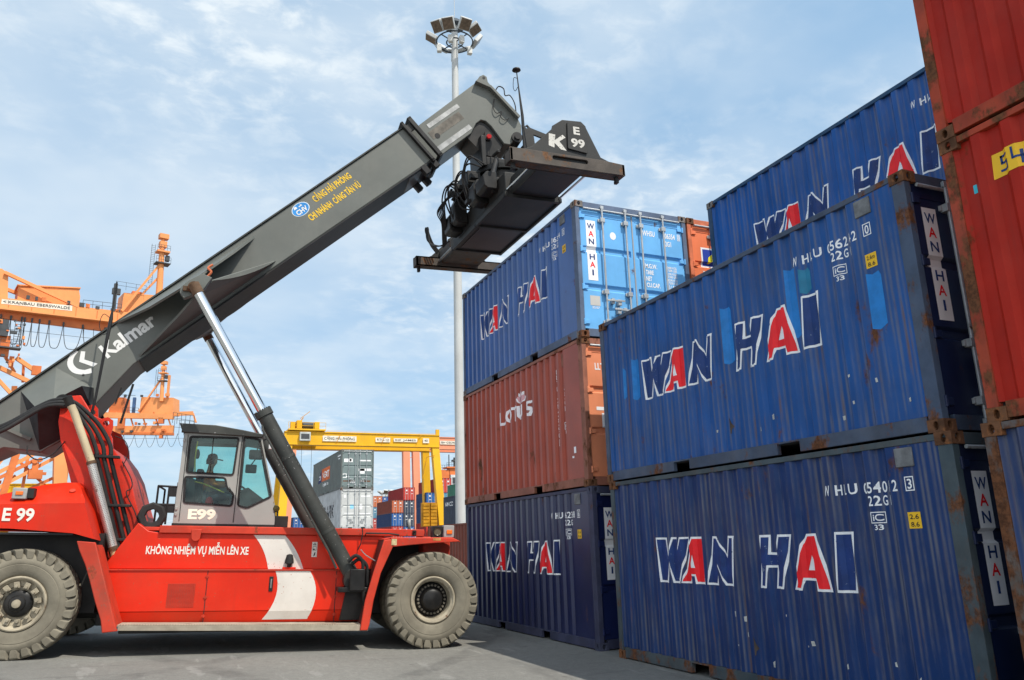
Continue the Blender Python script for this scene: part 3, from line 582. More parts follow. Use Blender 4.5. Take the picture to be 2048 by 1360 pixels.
# wheels -----------------------------------------------------------
TR, TW = 0.797, 0.47
def make_wheel(s, l, inner, front, near=True):
    w = thing('wheel', None, None, (s, l, TR)); w.parent = RS; sg = 1 if near else -1
    ax = Vector((0, sg, 0))
    t = MB(); t.lathe([(0.385, 0.10), (0.40, 0.045), (0.43, 0.022), (0.50, 0.0), (0.565, -0.006), (0.572, -0.001), (0.58, -0.006), (0.62, -0.002), (0.665, 0.012), (0.70, 0.035), (0.722, 0.075), (0.735, 0.15), (0.735, TW-0.15), (0.722, TW-0.07), (0.66, TW-0.01), (0.5, TW), (0.385, TW-0.08)], (0, 0, 0), ax, 72)
    ty = V(t, 'tyre', TYRE, w, ang=40)
    N = 30; lug = MB()
    for side in (0, 1):
        for i in range(N):
            a0 = 2*math.pi*(i+0.5*side)/N; hw = math.pi/N*0.72
            prof = [(0.655, 0.004), (0.70, 0.004), (0.765, 0.010), (0.788, 0.028), (0.797, 0.06), (0.797, 0.25), (0.72, 0.25), (0.715, 0.10), (0.66, 0.05)]
            ring = []
            for sgn in (-1, 1):
                for r_, h in prof:
                    k = 1.0 if h > 0.02 else 0.9; a = a0+sgn*hw*k*(0.80 if r_ < 0.70 else 1.0)+(h-0.02)*1.1*(1 if side == 0 else -1); hh = h if side == 0 else TW-h
                    ring.append(Vector((r_*math.cos(a), sg*hh, r_*math.sin(a))))
            n = len(prof); lug.add(ring, [tuple(range(n)), tuple(range(2*n-1, n-1, -1))]+[(j, (j+1) % n, (j+1) % n+n, j+n) for j in range(n)])
    V(lug, 'tread', TYRE, w, bev=0.004, ang=30)
    r = MB()
    if front: r.lathe([(0.392, 0.05), (0.385, 0.030), (0.370, 0.022), (0.352, 0.030), (0.350, 0.05), (0.335, 0.055), (0.315, 0.075), (0.305, 0.16), (0.300, 0.235), (0.10, 0.245), (0.0, 0.245)], (0, 0, 0), ax, 56)
    else: r.lathe([(0.400, 0.05), (0.395, 0.022), (0.378, 0.014), (0.362, 0.020), (0.355, 0.045), (0.335, 0.060), (0.325, 0.085), (0.255, 0.095), (0.245, 0.120), (0.0, 0.125)], (0, 0, 0), ax, 56)
    V(r, 'rim', RIMM, w, ang=28)
    if not near or inner: return w
    if front:
        V(MB().lathe([(0.29, 0.23), (0.285, 0.235), (0.20, 0.20), (0.185, 0.13), (0.165, 0.085), (0.12, 0.060), (0.0, 0.055)], (0, 0, 0), ax, 40), 'hub', GREASE, w)
        b = MB()
        for i in range(24):
            a = 2*math.pi*i/24; c, s_ = math.cos(a), math.sin(a); b.cyl((0.235*c, 0.235, 0.235*s_), (0.235*c, 0.165, 0.235*s_), 0.021, n=6)
        V(b, 'wheel_bolts', M('bolt_dusty', (0.13, 0.115, 0.09), 0.7, var=0.4, vs=9), w, ang=20)
    else:
        V(MB().lathe([(0.20, 0.118), (0.19, 0.070), (0.155, 0.045), (0.12, 0.040), (0.105, 0.02), (0.062, 0.012), (0.055, -0.02), (0.0, -0.03)], (0, 0, 0), ax, 36), 'hub', GREASE, w)
        V(MB().lathe([(0.062, 0.012), (0.058, -0.022), (0.03, -0.034), (0, -0.036)], (0, -0.002, 0), ax, 24), 'hub_cap', RIMM, w)
        b = MB()
        for i in range(12):
            a = 2*math.pi*(i+0.3)/12; c, s_ = math.cos(a), math.sin(a); d = Vector((c, 0, s_)); tn = Vector((-s_, 0, c)); o = d*0.255
            T = Matrix(((tn.x, 0, d.x, o.x), (0, 1, 0, 0.055), (tn.z, 0, d.z, o.z), (0, 0, 0, 1)))
            b.box(-0.038, 0.038, -0.012, 0.04, -0.03, 0.065, T); b.cyl(o+Vector((0, 0.045, 0))+d*0.0, o+Vector((0, 0.010, 0)), 0.024, n=6)
        V(b, 'wheel_clamps', RIMM, w, bev=0.004, ang=20)
    return w
make_wheel(6.325, 0.0, False, True); make_wheel(6.325, 0.56, True, True); make_wheel(0.0, 0.02, False, False)
make_wheel(6.325, 4.10, False, True, False); make_wheel(6.325, 3.54, True, True, False); make_wheel(0.0, 4.08, False, False, False)

# chassis ----------------------------------------------------------
c = MB(); c.box(-1.45, 6.75, 1.12, 3.0, 0.50, 1.84); c.box(5.85, 6.80, 1.10, 3.0, 0.45, 1.2); c.cyl((6.325, 0.4, TR), (6.325, 3.7, TR), 0.22, n=20); c.cyl((0, 0.4, TR), (0, 3.7, TR), 0.16, n=20)
c.box(1.0, 5.3, 0.60, 3.5, 0.42, 0.60); c.box(1.42, 5.2, 0.12, 3.98, 0.335, 0.385); V(c, 'chassis', BLK, bev=0.02)  # thin wide box added low down to block light under the machine
V(MB().box(1.5, 6.28, 0.76, 3.36, 1.90, 1.962), 'deck', VRD, bev=0.01)
b = MB(); b.box(1.78, 6.24, 0.60, 0.76, 1.860, 1.985); V(b, 'deck_rail', VRD, bev=0.012)
for a in (2.28, 4.34): V(MB().prism([(a, 1.93), (a+0.165, 1.93), (a+0.150, 1.775), (a+0.11, 1.735), (a+0.05, 1.735), (a+0.01, 1.775)], 0.575, 0.60), 'bracket', VRD, bev=0.008)
b = MB(); b.box(6.02, 6.09, 0.57, 0.60, 1.875, 1.965); b.cyl((6.055, 0.575, 1.95), (6.055, 0.54, 1.95), 0.018); b.cyl((6.055, 0.575, 1.89), (6.055, 0.54, 1.89), 0.018); V(b, 'latch', BLK, bev=0.004)
# panels
up = MB(); up.prism([(0.98, 1.285), (1.44, 2.02), (1.61, 1.895), (1.80, 1.862), (5.53, 1.858), (5.40, 1.285)], 0.65, 1.15); UP = V(up, 'upper_panel', VR, bev=0.012)
lo = MB(); lo.prism([(1.00, 1.282), (4.965, 1.282), (5.12, 0.95), (5.18, 0.61), (1.26, 0.62)], 0.55, 1.12); lo.add([(1.26, 0.55, 0.62), (5.18, 0.55, 0.61), (5.20, 0.60, 0.42), (1.33, 0.60, 0.435), (1.26, 1.1, 0.62), (5.18, 1.1, 0.61), (5.20, 1.1, 0.42), (1.33, 1.1, 0.435)], [(0, 1, 2, 3), (4, 5, 6, 7), (2, 3, 7, 6), (0, 3, 7, 4), (1, 2, 6, 5)]); LO = V(lo, 'lower_panel', VR, bev=0.014)
V(MB().box(2.605, 2.617, 0.547, 0.552, 0.43, 1.27), 'panel_gap', BLK, LO); V(MB().box(4.705, 4.717, 0.547, 0.552, 0.43, 1.27), 'panel_gap', BLK, LO)
V(MB().box(1.03, 4.95, 0.530, 0.552, 1.262, 1.284), 'panel_lip', VRD, LO, bev=0.004)
for s_ in (2.58, 4.68):
    for z in (0.55, 0.84, 1.17): V(MB().box(s_, s_+0.055, 0.536, 0.551, z-0.012, z+0.012).cyl((s_+0.028, 0.54, z-0.03), (s_+0.028, 0.54, z+0.03), 0.01, n=8), 'hinge', VRD, LO)
g = MB(); g.box(2.02, 2.44, 0.556, 0.560, 0.68, 1.06)
GR = V(g, 'grille', BLK, LO); g = MB()
for i in range(20): z = 0.69+i*0.019; g.box(2.02, 2.44, 0.545, 0.557, z, z+0.007)
for i in range(15): x = 2.025+i*0.0285; g.box(x, x+0.007, 0.543, 0.549, 0.685, 1.055)
V(g, 'grille_bars', VRD, GR)
hd = MB(); hd.box(3.60, 3.665, 0.536, 0.551, 0.93, 1.17); HD = V(hd, 'panel_handle', BLK, LO, bev=0.006); V(MB().box(3.622, 3.643, 0.520, 0.538, 0.98, 1.13), 'grip', STEELW, HD, bev=0.004)
# white chevron stripe
def arc(p0, p1, p2, n=8): return [tuple(Vector(p0)*(1-t)**2+Vector(p1)*2*t*(1-t)+Vector(p2)*t*t) for t in (i/n for i in range(n+1))]
Ink().poly(arc((3.28, 1.850), (3.50, 1.62), (3.565, 1.288))+arc((4.15, 1.288), (4.03, 1.63), (3.80, 1.850))).lay('stripe', STRIPE, UP, on_l(0.647))
Ink().poly(arc((3.69, 1.258), (3.85, 0.86), (3.53, 0.475))+[(4.27, 0.475)]+arc((4.28, 0.50), (4.50, 0.92), (4.26, 1.258))).lay('stripe', STRIPE, LO, lambda u, v: (u, 0.5475+max(0, 0.612-v)*0.27, v), (), (0.612,))
Ink().text('KHÔNG NHIỆM VỤ MIỄN LÊN XE', 1.61, 3.22, 1.525, 0.125, 0.024, 0.012).lay('side_lettering', LETW, UP, on_l(0.646))
k = Ink().rect(4.27, 4.36, 1.49, 1.745); k.lay('warning_label', STRIPE, UP, on_l(0.645))
k = Ink().poly([(4.285, 1.69), (4.345, 1.69), (4.315, 1.735)], [[(4.30, 1.70), (4.33, 1.70), (4.315, 1.722)]]).frame(4.285, 4.345, 1.60, 1.67, 0.006).poly([(4.30, 1.50), (4.315, 1.56), (4.335, 1.58), (4.33, 1.52)]).rect(4.29, 4.32, 1.61, 1.63); k.lay('warning_marks', BLACKP, UP, on_l(0.643))
bk = V(MB().box(3.80, 4.02, 0.58, 0.645, 1.285, 1.322), 'beacon_base', VR, None, bev=0.006)
V(MB().lathe([(0.03, 0.0), (0.035, 0.05), (0.075, 0.06), (0.07, 0.12), (0.052, 0.20), (0.02, 0.215), (0, 0.215)], (3.905, 0.60, 1.322), (0, 0, 1), 16), 'reversing_alarm', RUBBER)
b = MB(); b.tube([(4.55, 0.635, 1.66), (4.56, 0.61, 1.80), (4.60, 0.60, 1.885)], 0.012, 6); b.tube([(5.06, 0.60, 1.62), (5.10, 0.56, 1.72), (5.12, 0.54, 1.90), (5.11, 0.54, 2.0)], 0.010, 6); V(b, 'cable', RUBBER)
b = MB(); b.tube([(5.18, 0.62, 1.862), (5.18, 0.56, 1.905), (5.60, 0.56, 1.905), (5.78, 0.58, 1.88)], 0.014, 8); V(b, 'grab_rail', BLK)
# step
st = MB(); st.prism([(1.40, 0.470), (5.255, 0.410), (5.235, 0.392), (1.40, 0.452)], 0.05, 0.56); ST = V(st, 'step', STEPM)
e = MB(); e.prism([(1.42, 0.462), (5.245, 0.402), (5.235, 0.315), (1.42, 0.388)], 0.035, 0.055); V(e, 'step_edge', STEPM, ST, bev=0.005)
e = MB()
for i in range(96):
    s_ = 1.44+i*0.0395; z = 0.470-0.01556*(s_-1.40); e.prism([(s_, z), (s_+0.006, z+0.013), (s_+0.016, z+0.013), (s_+0.022, z)], 0.036, 0.075)
V(e, 'step_teeth', STEPM, ST)
# rear hood and fender
sA = [-1.9, -1.2, -0.62, -0.2, 0.1, 0.40, 0.62, 0.72]
zb = [1.90, 1.90, 1.895, 1.885, 1.865, 1.845, 1.83, 1.745]; zc_ = [2.16, 2.20, 2.235, 2.255, 2.27, 2.28, 2.287, 2.290]; sT = [-1.9, -1.2, -0.70, -0.25, 0.05, 0.28, 0.45, 0.53]; zt_ = [2.22, 2.30, 2.385, 2.52, 2.60, 2.63, 2.632, 2.56]
sB = sA[:-1]+[0.93]
rows = [[(a, 0.5, b-0.02) for a, b in zip(sB, zb)], [(a, 0.0, b) for a, b in zip(sB, zb)], [(a, -0.005, b) for a, b in zip(sA, zc_)], [(a, 0.04, b+0.03) for a, b in zip(sA, zc_)], [(a, 0.55, b) for a, b in zip(sT, zt_)],
        [(a, 0.75, b+0.02) for a, b in zip(sT, zt_)], [(a, 3.35, b+0.02) for a, b in zip(sT, zt_)], [(a, 4.08, b+0.02) for a, b in zip(sA, zc_)], [(a, 4.12, b) for a, b in zip(sB, zb)]]
hm = MB().grid(rows); ends = [r_[-1] for r_ in rows]; hm.add(ends, [tuple(range(len(ends)))])
HOOD = V(hm, 'rear_hood', VR, ang=24)
V(MB().box(-1.8, 0.98, 0.53, 1.10, 0.62, 1.84).box(-1.8, 0.62, 0.03, 0.53, 1.80, 1.83), 'wheel_arch', BLK)
Ink().text('E 99', -0.37, 0.055, 2.005, 0.185, 0.03, 0.01).lay('side_lettering', LETW, HOOD, lambda u, v: (u, -0.012, v))
lm = MB().box(-0.30, -0.10, 0.02, 0.20, 2.33, 2.50); LM = V(lm, 'marker_lamp', LAMPG, None, bev=0.012); V(MB().box(-0.25, -0.15, 0.005, 0.025, 2.39, 2.445), 'lens', AMBER, LM, bev=0.005); V(MB().box(-0.10, -0.01, 0.05, 0.20, 2.35, 2.50), 'lamp_bracket', BLK, LM)
V(MB().prism([(0.69, 1.715), (0.955, 1.695), (1.39, 0.47), (1.43, 0.385), (1.215, 0.365), (1.175, 0.55), (1.065, 0.81), (0.95, 1.12), (0.855, 1.36), (0.74, 1.58)], -0.008, 0.05), 'fender_post', VRD, bev=0.012)
V(MB().prism([(0.93, 1.66), (0.97, 1.66), (1.41, 0.45), (1.37, 0.45)], 0.0, 0.60), 'fender_web', VRD)
b = MB(); b.lathe([(0.001, 0.0), (0.045, 0.0), (0.045, 0.03), (0, 0.035)], (0.47, 0.30, 2.475), (0, -0.6, 0.75), 14); V(b, 'filler_cap', VRD)
# front fender
V(MB().prism([(5.54, 1.825), (6.11, 1.833), (6.63, 1.840), (6.78, 1.775), (6.29, 1.742), (5.89, 1.705), (5.59, 1.672)], -0.01, 0.04), 'front_fender', VRD, bev=0.010)
b = MB(); b.prism([(5.42, 1.800), (5.54, 1.83), (6.63, 1.845), (6.78, 1.778), (6.78, 1.765), (6.62, 1.825), (5.55, 1.81), (5.43, 1.785)], 0.04, 0.66); V(b, 'fender_top', VRD, bev=0.004)
V(MB().prism([(5.43, 1.785), (5.545, 1.80), (5.585, 1.675), (5.40, 1.24), (5.30, 0.80), (5.25, 0.41), (5.225, 0.325), (5.10, 0.325), (5.16, 0.80), (5.27, 1.24)], -0.008, 0.05), 'front_fender_post', VRD, bev=0.012)
V(MB().prism([(5.42, 1.785), (5.46, 1.785), (5.15, 0.36), (5.11, 0.36)], 0.03, 0.62), 'fender_web', M('fender_inner', (0.10, 0.022, 0.016), 0.7, var=0.3, dirt=0.5, dcol=(0.06, 0.05, 0.045)))
Ink().rect(5.555, 5.645, 1.70, 1.805).lay('reflector_label', M('label_cream', (0.55, 0.45, 0.25), 0.6, var=0.3, vs=12), RS, on_l(-0.013)); Ink().rect(6.28, 6.42, 1.785, 1.83).lay('reflector_label', M('label_amber', (0.45, 0.20, 0.06), 0.6, var=0.3, vs=12), RS, on_l(-0.013))
lm = MB().box(6.52, 6.71, 0.22, 0.40, 1.845, 2.055); LM = V(lm, 'marker_lamp', LAMPG, None, bev=0.012); V(MB().box(6.57, 6.67, 0.20, 0.222, 1.905, 1.975), 'lens', AMBER, LM, bev=0.006); V(MB().box(6.33, 6.52, 0.30, 0.46, 1.845, 2.04), 'lamp_bracket', BLK, LM, bev=0.006)
V(MB().lathe([(0.0, 0.0), (0.05, 0.0), (0.066, -0.01), (0.066, 0.05)], (6.42, 0.295, 1.94), (0, 1, 0), 16), 'work_lamp', M('lamp_glass', (0.09, 0.08, 0.05), 0.1))
V(MB().box(6.24, 6.75, 0.70, 3.4, 1.25, 1.86), 'front_bulkhead', VRD, bev=0.02)

VRT = M('tower_red', (0.60, 0.026, 0.010), 0.5, var=0.2, vs=1.6, dirt=0.55, dcol=(0.17, 0.05, 0.03), streak=0.5, chip=0.4, ccol=(0.2, 0.08, 0.05))
# tower carrying the boom pivot --------------------------------------
TWP = [(-0.06, 4.12), (0.22, 4.16), (0.45, 3.83), (0.62, 3.76), (0.80, 3.45), (0.83, 3.28), (1.00, 3.08), (1.15, 2.82), (1.31, 2.36), (1.44, 2.02), (1.56, 1.91), (1.45, 1.30), (0.75, 1.30), (0.42, 2.30), (0.29, 2.62), (0.17, 2.96), (0.02, 3.36), (-0.06, 3.68)]
for la, lb in ((1.04, 1.14), (2.96, 3.06)): V(MB().prism(TWP, la, lb), 'tower_plate', VRT, bev=0.01)
V(MB().prism([(0.55, 2.9), (0.83, 3.28), (1.00, 3.08), (1.15, 2.82), (1.31, 2.36), (1.44, 2.02), (1.50, 1.94), (1.30, 1.94)], 1.14, 2.96), 'tower_web', VRD)
lug = MB(); lug.holed([(0.58, 3.42), (0.55, 3.62), (0.62, 3.77), (0.70, 3.80), (0.785, 3.75), (0.80, 3.62), (0.76, 3.38)], [[(0.685+0.05*math.cos(a), 3.69+0.05*math.sin(a)) for a in [i*math.pi/7 for i in range(14)]]], 1.0, 1.04); V(lug, 'lifting_lug', VR)
lug = MB(); lug.holed([(0.28, 3.74), (0.30, 4.02), (0.40, 4.06), (0.47, 3.98), (0.50, 3.76)], [[(0.39+0.05*math.cos(a), 3.91+0.05*math.sin(a)) for a in [i*math.pi/7 for i in range(14)]]], 1.3, 1.34); V(lug, 'lifting_lug', VR)
pv = MB(); pv.cyl((-0.03, 0.98, 4.03), (-0.03, 3.12, 4.03), 0.12, n=24); V(pv, 'boom_pivot', GREASE)
# exhaust
V(MB().tube([(0.15, 0.66, 3.965), (0.24, 0.67, 3.80), (0.62, 0.70, 2.95)], 0.062, 20, caps=False), 'exhaust_pipe', BEIGE)
V(MB().lathe([(0.066, -0.06), (0.075, 0.10), (0.062, 0.105), (0.05, -0.06)], (0.15, 0.66, 3.965), (-0.46, -0.12, 0.88), 20, True), 'exhaust_mouth', GREASE)
sh = MB(); sh.tube([(0.60, 0.70, 2.99), (1.115, 0.70, 1.59)], 0.070, 22); SH = V(sh, 'heat_shield', SHIELD)
d_ = (Vector((1.115, 0.70, 1.59))-Vector((0.60, 0.70, 2.99))); L_ = d_.length; d_.normalize(); x_ = Vector((0, -1, 0)); y_ = d_.cross(x_); hl = MB()
for i in range(46):
    for j in range(5):
        a = (j-2)*0.42+(0.21 if i % 2 else 0); o_ = Vector((0.60, 0.70, 2.99))+d_*(0.05+i*(L_-0.1)/46); n_ = x_*math.cos(a)+y_*math.sin(a); t_ = d_.cross(n_); q = o_+n_*0.0712
        hl.add([q+t_*0.006*math.cos(b)+d_*0.006*math.sin(b) for b in (0.5, 1.5, 2.6, 3.6, 4.7, 5.8)], [(0, 1, 2, 3, 4, 5)])
V(hl, 'shield_holes', BLK, SH)
for a, b in (((0.595, 0.70, 3.005), (0.613, 0.70, 2.955)), ((1.098, 0.70, 1.635), (1.118, 0.70, 1.58))): V(MB().tube([a, b], 0.077, 20), 'clamp', RUSTED)
V(MB().tube([(1.10, 0.70, 1.62), (1.21, 0.72, 1.28)], 0.056, 18), 'exhaust_pipe', M('exhaust_lower', (0.42, 0.30, 0.16), 0.6, var=0.3, vs=4, rust=0.5, rs=4))
V(MB().box(1.12, 1.30, 0.66, 0.80, 1.49, 1.515), 'exhaust_clamp', RUSTED)
# hydraulic hoses: over the pivot and down the tower
def curve(pts, n=10):
    P = [Vector(p) for p in pts]; P = [P[0]*2-P[1]]+P+[P[-1]*2-P[-2]]; out = []
    for i in range(1, len(P)-2):
        for k in range(n):
            t = k/n; a, b, c_, d = P[i-1:i+3]; out.append(0.5*((2*b)+(-a+c_)*t+(2*a-5*b+4*c_-d)*t*t+(-a+3*b-3*c_+d)*t**3))
    return out+[P[-2]]
for i, (dx, dl) in enumerate(((0.0, 0.0), (0.105, 0.02), (0.205, 0.05))):
    V(MB().tube(curve([(-1.1, 0.93+dl, 3.32+0.06*i), (-0.75, 0.90+dl, 3.52+0.05*i), (-0.35, 0.86+dl, 3.83+0.04*i), (-0.10, 0.82+dl, 3.93+0.05*i), (0.18, 0.80+dl, 3.88+0.06*i), (0.46+0.05*i, 0.80+dl, 3.55+0.07*i), (0.60+dx, 0.80+dl, 3.28+0.03*i), (0.66+dx, 0.80+dl, 3.10)]), 0.034, 10), 'hydraulic_hose', RUBBER)
    V(MB().tube([(0.64+dx, 0.80+dl, 3.14), (0.66+dx*1.0, 0.80+dl, 3.06), (1.02+dx, 0.80+dl, 2.05), (1.29+dx, 0.80+dl, 1.30)], [0.046, 0.036, 0.036, 0.036], 10), 'hydraulic_pipe', BLK)
for s_, z in ((0.70, 3.10), (0.97, 2.30), (1.17, 1.75)):
    V(MB().box(s_-0.07, s_+0.30, 0.755, 0.90, z-0.022, z+0.022), 'hose_clamp', BLK, bev=0.006)
V(MB().tube(curve([(1.02, 1.0, 3.05), (1.20, 0.98, 2.75), (1.22, 0.98, 2.60), (1.15, 0.98, 2.52), (1.30, 0.98, 2.25), (1.50, 0.90, 1.93), (1.9, 0.66, 1.87), (2.4, 0.6, 1.89)]), 0.010, 6), 'cable', RUBBER)
V(MB().tube(curve([(0.10, 1.0, 3.35), (-0.05, 0.95, 3.12), (-0.25, 0.95, 3.02), (-0.42, 0.98, 3.12), (-0.45, 1.0, 3.25)]), 0.011, 6), 'cable', RUBBER)
V(MB().tube(curve([(0.85, 1.0, 3.48), (1.02, 0.98, 3.40), (1.10, 0.98, 3.2), (1.04, 1.0, 2.98)]), 0.008, 6), 'cable', RUBBER)
# antennas on the boom
def antenna(pts, rs, name='antenna'): return V(MB().tube(pts, rs, 8), name, BLK)
antenna([(0.43, 1.02, 3.80), (0.46, 1.02, 4.12), (0.495, 1.0, 4.9), (0.525, 1.0, 5.55), (0.528, 1.0, 5.72), (0.535, 1.0, 6.25)], [0.022, 0.022, 0.026, 0.034, 0.014, 0.012]); antenna([(0.70, 1.5, 4.12), (0.76, 1.5, 4.42)], [0.012, 0.012]); antenna([(0.86, 1.3, 3.74), (0.98, 1.3, 4.46)], [0.02, 0.02])
V(MB().tube(curve([(0.53, 0.98, 5.55), (0.40, 0.97, 5.62), (0.36, 0.97, 5.42), (0.44, 0.97, 5.25), (0.51, 0.98, 5.3)]), 0.006, 6), 'cable', RUBBER)

# boom ---------------------------------------------------------------
L0, L1 = 1.57, 2.53
BO = MB().prism([(-1.78, 3.40), (5.70, 10.645), (6.36, 9.985), (2.21, 6.12), (0.90, 4.88), (0.42, 4.18), (0.05, 3.55), (-0.37, 3.21), (-0.95, 3.26), (-1.45, 2.98)], L0, L1)
BOOM = V(BO, 'boom', GREY, bev=0.02)
du = Vector((0.7186, 0, 0.6954)); dp = Vector((-0.6954, 0, 0.7186))
tp = MB()
a = Vector((-1.78, 0, 3.40)); b = Vector((5.70, 0, 10.645)); vs = [p+dp*h+Vector((0, l, 0)) for p in (a, b) for h in (0.002, 0.03) for l in (L0-0.035, L1+0.035)]
tp.add(vs, [(0, 1, 3, 2), (4, 6, 7, 5), (0, 4, 5, 1), (2, 3, 7, 6), (0, 2, 6, 4), (1, 5, 7, 3)]); V(tp, 'top_plate', GREYD, BOOM)
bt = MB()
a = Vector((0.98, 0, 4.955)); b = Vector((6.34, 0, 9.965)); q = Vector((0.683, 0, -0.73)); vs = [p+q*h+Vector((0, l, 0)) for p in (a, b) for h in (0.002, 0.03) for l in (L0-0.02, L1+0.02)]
bt.add(vs, [(0, 1, 3, 2), (4, 6, 7, 5), (0, 4, 5, 1), (2, 3, 7, 6), (0, 2, 6, 4), (1, 5, 7, 3)]); V(bt, 'bottom_plate', BLK, BOOM)  # black instead of boom grey, so underside shade is in the colour
PIVSHADE = M('pivot_shade', (0.026, 0.029, 0.032), 0.5, var=0.4, vs=3, dirt=0.3, dcol=(0.06, 0.06, 0.055))  # dark tone painting in the shade beneath the pivot bracket
# flared lower bracket at the pivot
A, B, F = (-0.84, L0, 4.26), (-0.35, L0, 4.72), (0.30, L0, 4.40); C_, D, E_ = (-0.41, 1.06, 3.88), (-0.19, 1.06, 4.05), (0.20, 1.12, 4.34); G, H_ = (-0.40, 1.60, 3.20), (0.02, 1.60, 3.50); I_, J_ = (-0.80, L0, 3.35), (0.36, L0, 3.95)
fl = MB().add([A, B, F, C_, D, E_, G, H_, I_, J_], [(0, 1, 4, 3), (1, 2, 5, 4)]); V(fl, 'pivot_bracket', GREY, BOOM, ang=12)
fl = MB().add([A, B, F, C_, D, E_, G, H_, I_, J_], [(3, 4, 7, 6), (4, 5, 9, 7), (0, 3, 6, 8), (5, 2, 9)]); V(fl, 'shaded_bracket_underside', PIVSHADE, BOOM, ang=12)
fl2 = MB().add([(x, 4.10-y, z) for x, y, z in (A, B, F, C_, D, E_, G, H_, I_, J_)], [(0, 1, 4, 3), (1, 2, 5, 4), (3, 4, 7, 6), (4, 5, 9, 7), (0, 3, 6, 8), (5, 2, 9)]); V(fl2, 'pivot_bracket', GREY, BOOM, ang=12)
st = MB(); st.bar((-1.35, L0-0.02, 3.75), (-0.55, L0-0.02, 3.42), 0.05, 0.10, (0, 1, 0)); V(st, 'side_rib', GREY, BOOM)
# wings and pin plates for the lift cylinders
def wing(mir):
    y = (lambda l: 4.10-l) if mir else (lambda l: l)
    w = MB(); T = 0.02
    def sheet(pts):
        P = [Vector((s, y(l), z)) for s, l, z in pts]; n = (P[1]-P[0]).cross(P[2]-P[0]).normalized()*T; m = len(P)
        w.add([p+n for p in P]+[p-n for p in P], [tuple(range(m)), tuple(range(2*m-1, m-1, -1))]+[(i, i+m, (i+1) % m+m, (i+1) % m) for i in range(m)])
    sheet([(0.50, L0+.01, 5.62), (2.79, L0+.01, 7.66), (2.45, 1.26, 7.16), (1.99, 0.66, 6.46), (1.66, 0.66, 6.14), (1.10, 1.15, 5.86)])
    up_ = arc((3.21, L0+.01, 7.18), (2.75, 1.15, 6.62), (2.15, 0.66, 6.34)); lo_ = [(1.90, 0.66, 6.02), (1.60, 1.05, 5.72), (0.95, L0+.01, 5.02)]
    P3 = up_+lo_
    for i in range(1, len(P3)-1): sheet([(2.2, L0+.01, 6.2) if False else P3[0], P3[i], P3[i+1]])
    V(w, 'cylinder_wing', GREY, BOOM)
    pp = MB().prism([(1.66, 6.13), (1.77, 6.26), (1.99, 6.42), (2.16, 6.36), (2.12, 6.28), (2.02, 6.08), (1.73, 5.92), (1.65, 6.02)], y(0.52), y(0.66)); PP = V(pp, 'pin_plate', GREY, BOOM, bev=0.008)
    pb = MB(); pb.cyl((1.885, y(0.44), 6.125), (1.885, y(1.0), 6.125), 0.075, n=20); pb.cyl((1.885, y(0.43), 6.125), (1.885, y(0.52), 6.125), 0.105, n=20); pb.box(1.70, 1.88, min(y(0.47), y(0.52)), max(y(0.47), y(0.52)), 6.05, 6.14); V(pb, 'pin', RUSTED, PP, bev=0.004)
wing(False); wing(True)
V(MB().tube(curve([(2.06, 0.70, 6.42), (2.12, 0.70, 6.52), (2.06, 0.72, 6.60), (2.13, 0.74, 6.68)]), 0.022, 6), 'orange_strap', M('strap_orange', (0.45, 0.12, 0.05), 0.7), BOOM)
# lettering on the boom
def boom_fn(o, l): return lambda u, v: tuple(Vector((o[0], l, o[1]))+du*u+dp*v)
Ink().text('Kalmar', 0.40, 1.47, 0.0, 0.26, 0.035, 0.03).lay('side_lettering', LETK, BOOM, boom_fn((0.16, 4.68), L0-0.004))
k = Ink(); k.poly(arc((0.30, 0.47), (-0.02, 0.40), (0.02, 0.16))+arc((0.02, 0.16), (0.06, 0.02), (0.26, -0.06))+[(0.30, 0.02)]+arc((0.20, 0.06), (0.11, 0.14), (0.12, 0.22))+arc((0.12, 0.24), (0.14, 0.36), (0.32, 0.40)))
k.poly([(0.36, 0.38), (0.22, 0.24), (0.34, 0.02), (0.43, 0.02), (0.31, 0.22), (0.41, 0.33)]); k.lay('emblem', LETK, BOOM, boom_fn((0.01, 4.53), L0-0.004))
Ink().text('CẢNG HẢI PHÒNG', 0.0, 0.98, 0.0, 0.14, 0.028).lay('upper_lettering', LETY, BOOM, boom_fn((3.90, 8.555), L0-0.004))
Ink().text('CHI NHÁNH  CẢNG TÂN VŨ', 0.0, 1.34, 0.0, 0.14, 0.028).lay('upper_lettering', LETY, BOOM, boom_fn((3.85, 8.13), L0-0.004))
el = [(0.20*math.cos(a), 0.140*math.sin(a)) for a in [i*math.pi/18 for i in range(36)]]
Ink().poly(el).lay('emblem', M('emblem_white', (0.6, 0.68, 0.75), 0.5), BOOM, boom_fn((3.615, 8.36), L0-0.003)); Ink().poly([(x*0.91, y*0.91) for x, y in el]).lay('emblem', M('emblem_blue', (0.03, 0.25, 0.62), 0.5), BOOM, boom_fn((3.615, 8.36), L0-0.006))
k = Ink().text('CHV', -0.13, 0.13, -0.085, 0.10, 0.035, 0.02).poly([(-0.12, 0.05), (-0.04, 0.05), (-0.05, 0.10), (-0.10, 0.10)]).rect(0.0, 0.08, 0.05, 0.07).poly([(0.05, 0.07), (0.065, 0.07), (0.06, 0.12)]); k.lay('emblem', LETK, BOOM, boom_fn((3.615, 8.36), L0-0.009))
for s_, z in ((3.93, 8.62), (-0.05, 4.55), (0.10, 4.62)): V(MB().cyl((s_, L0-0.004, z), (s_, L0+0.02, z), 0.022, n=12), 'bolt_hole', BLK, BOOM)
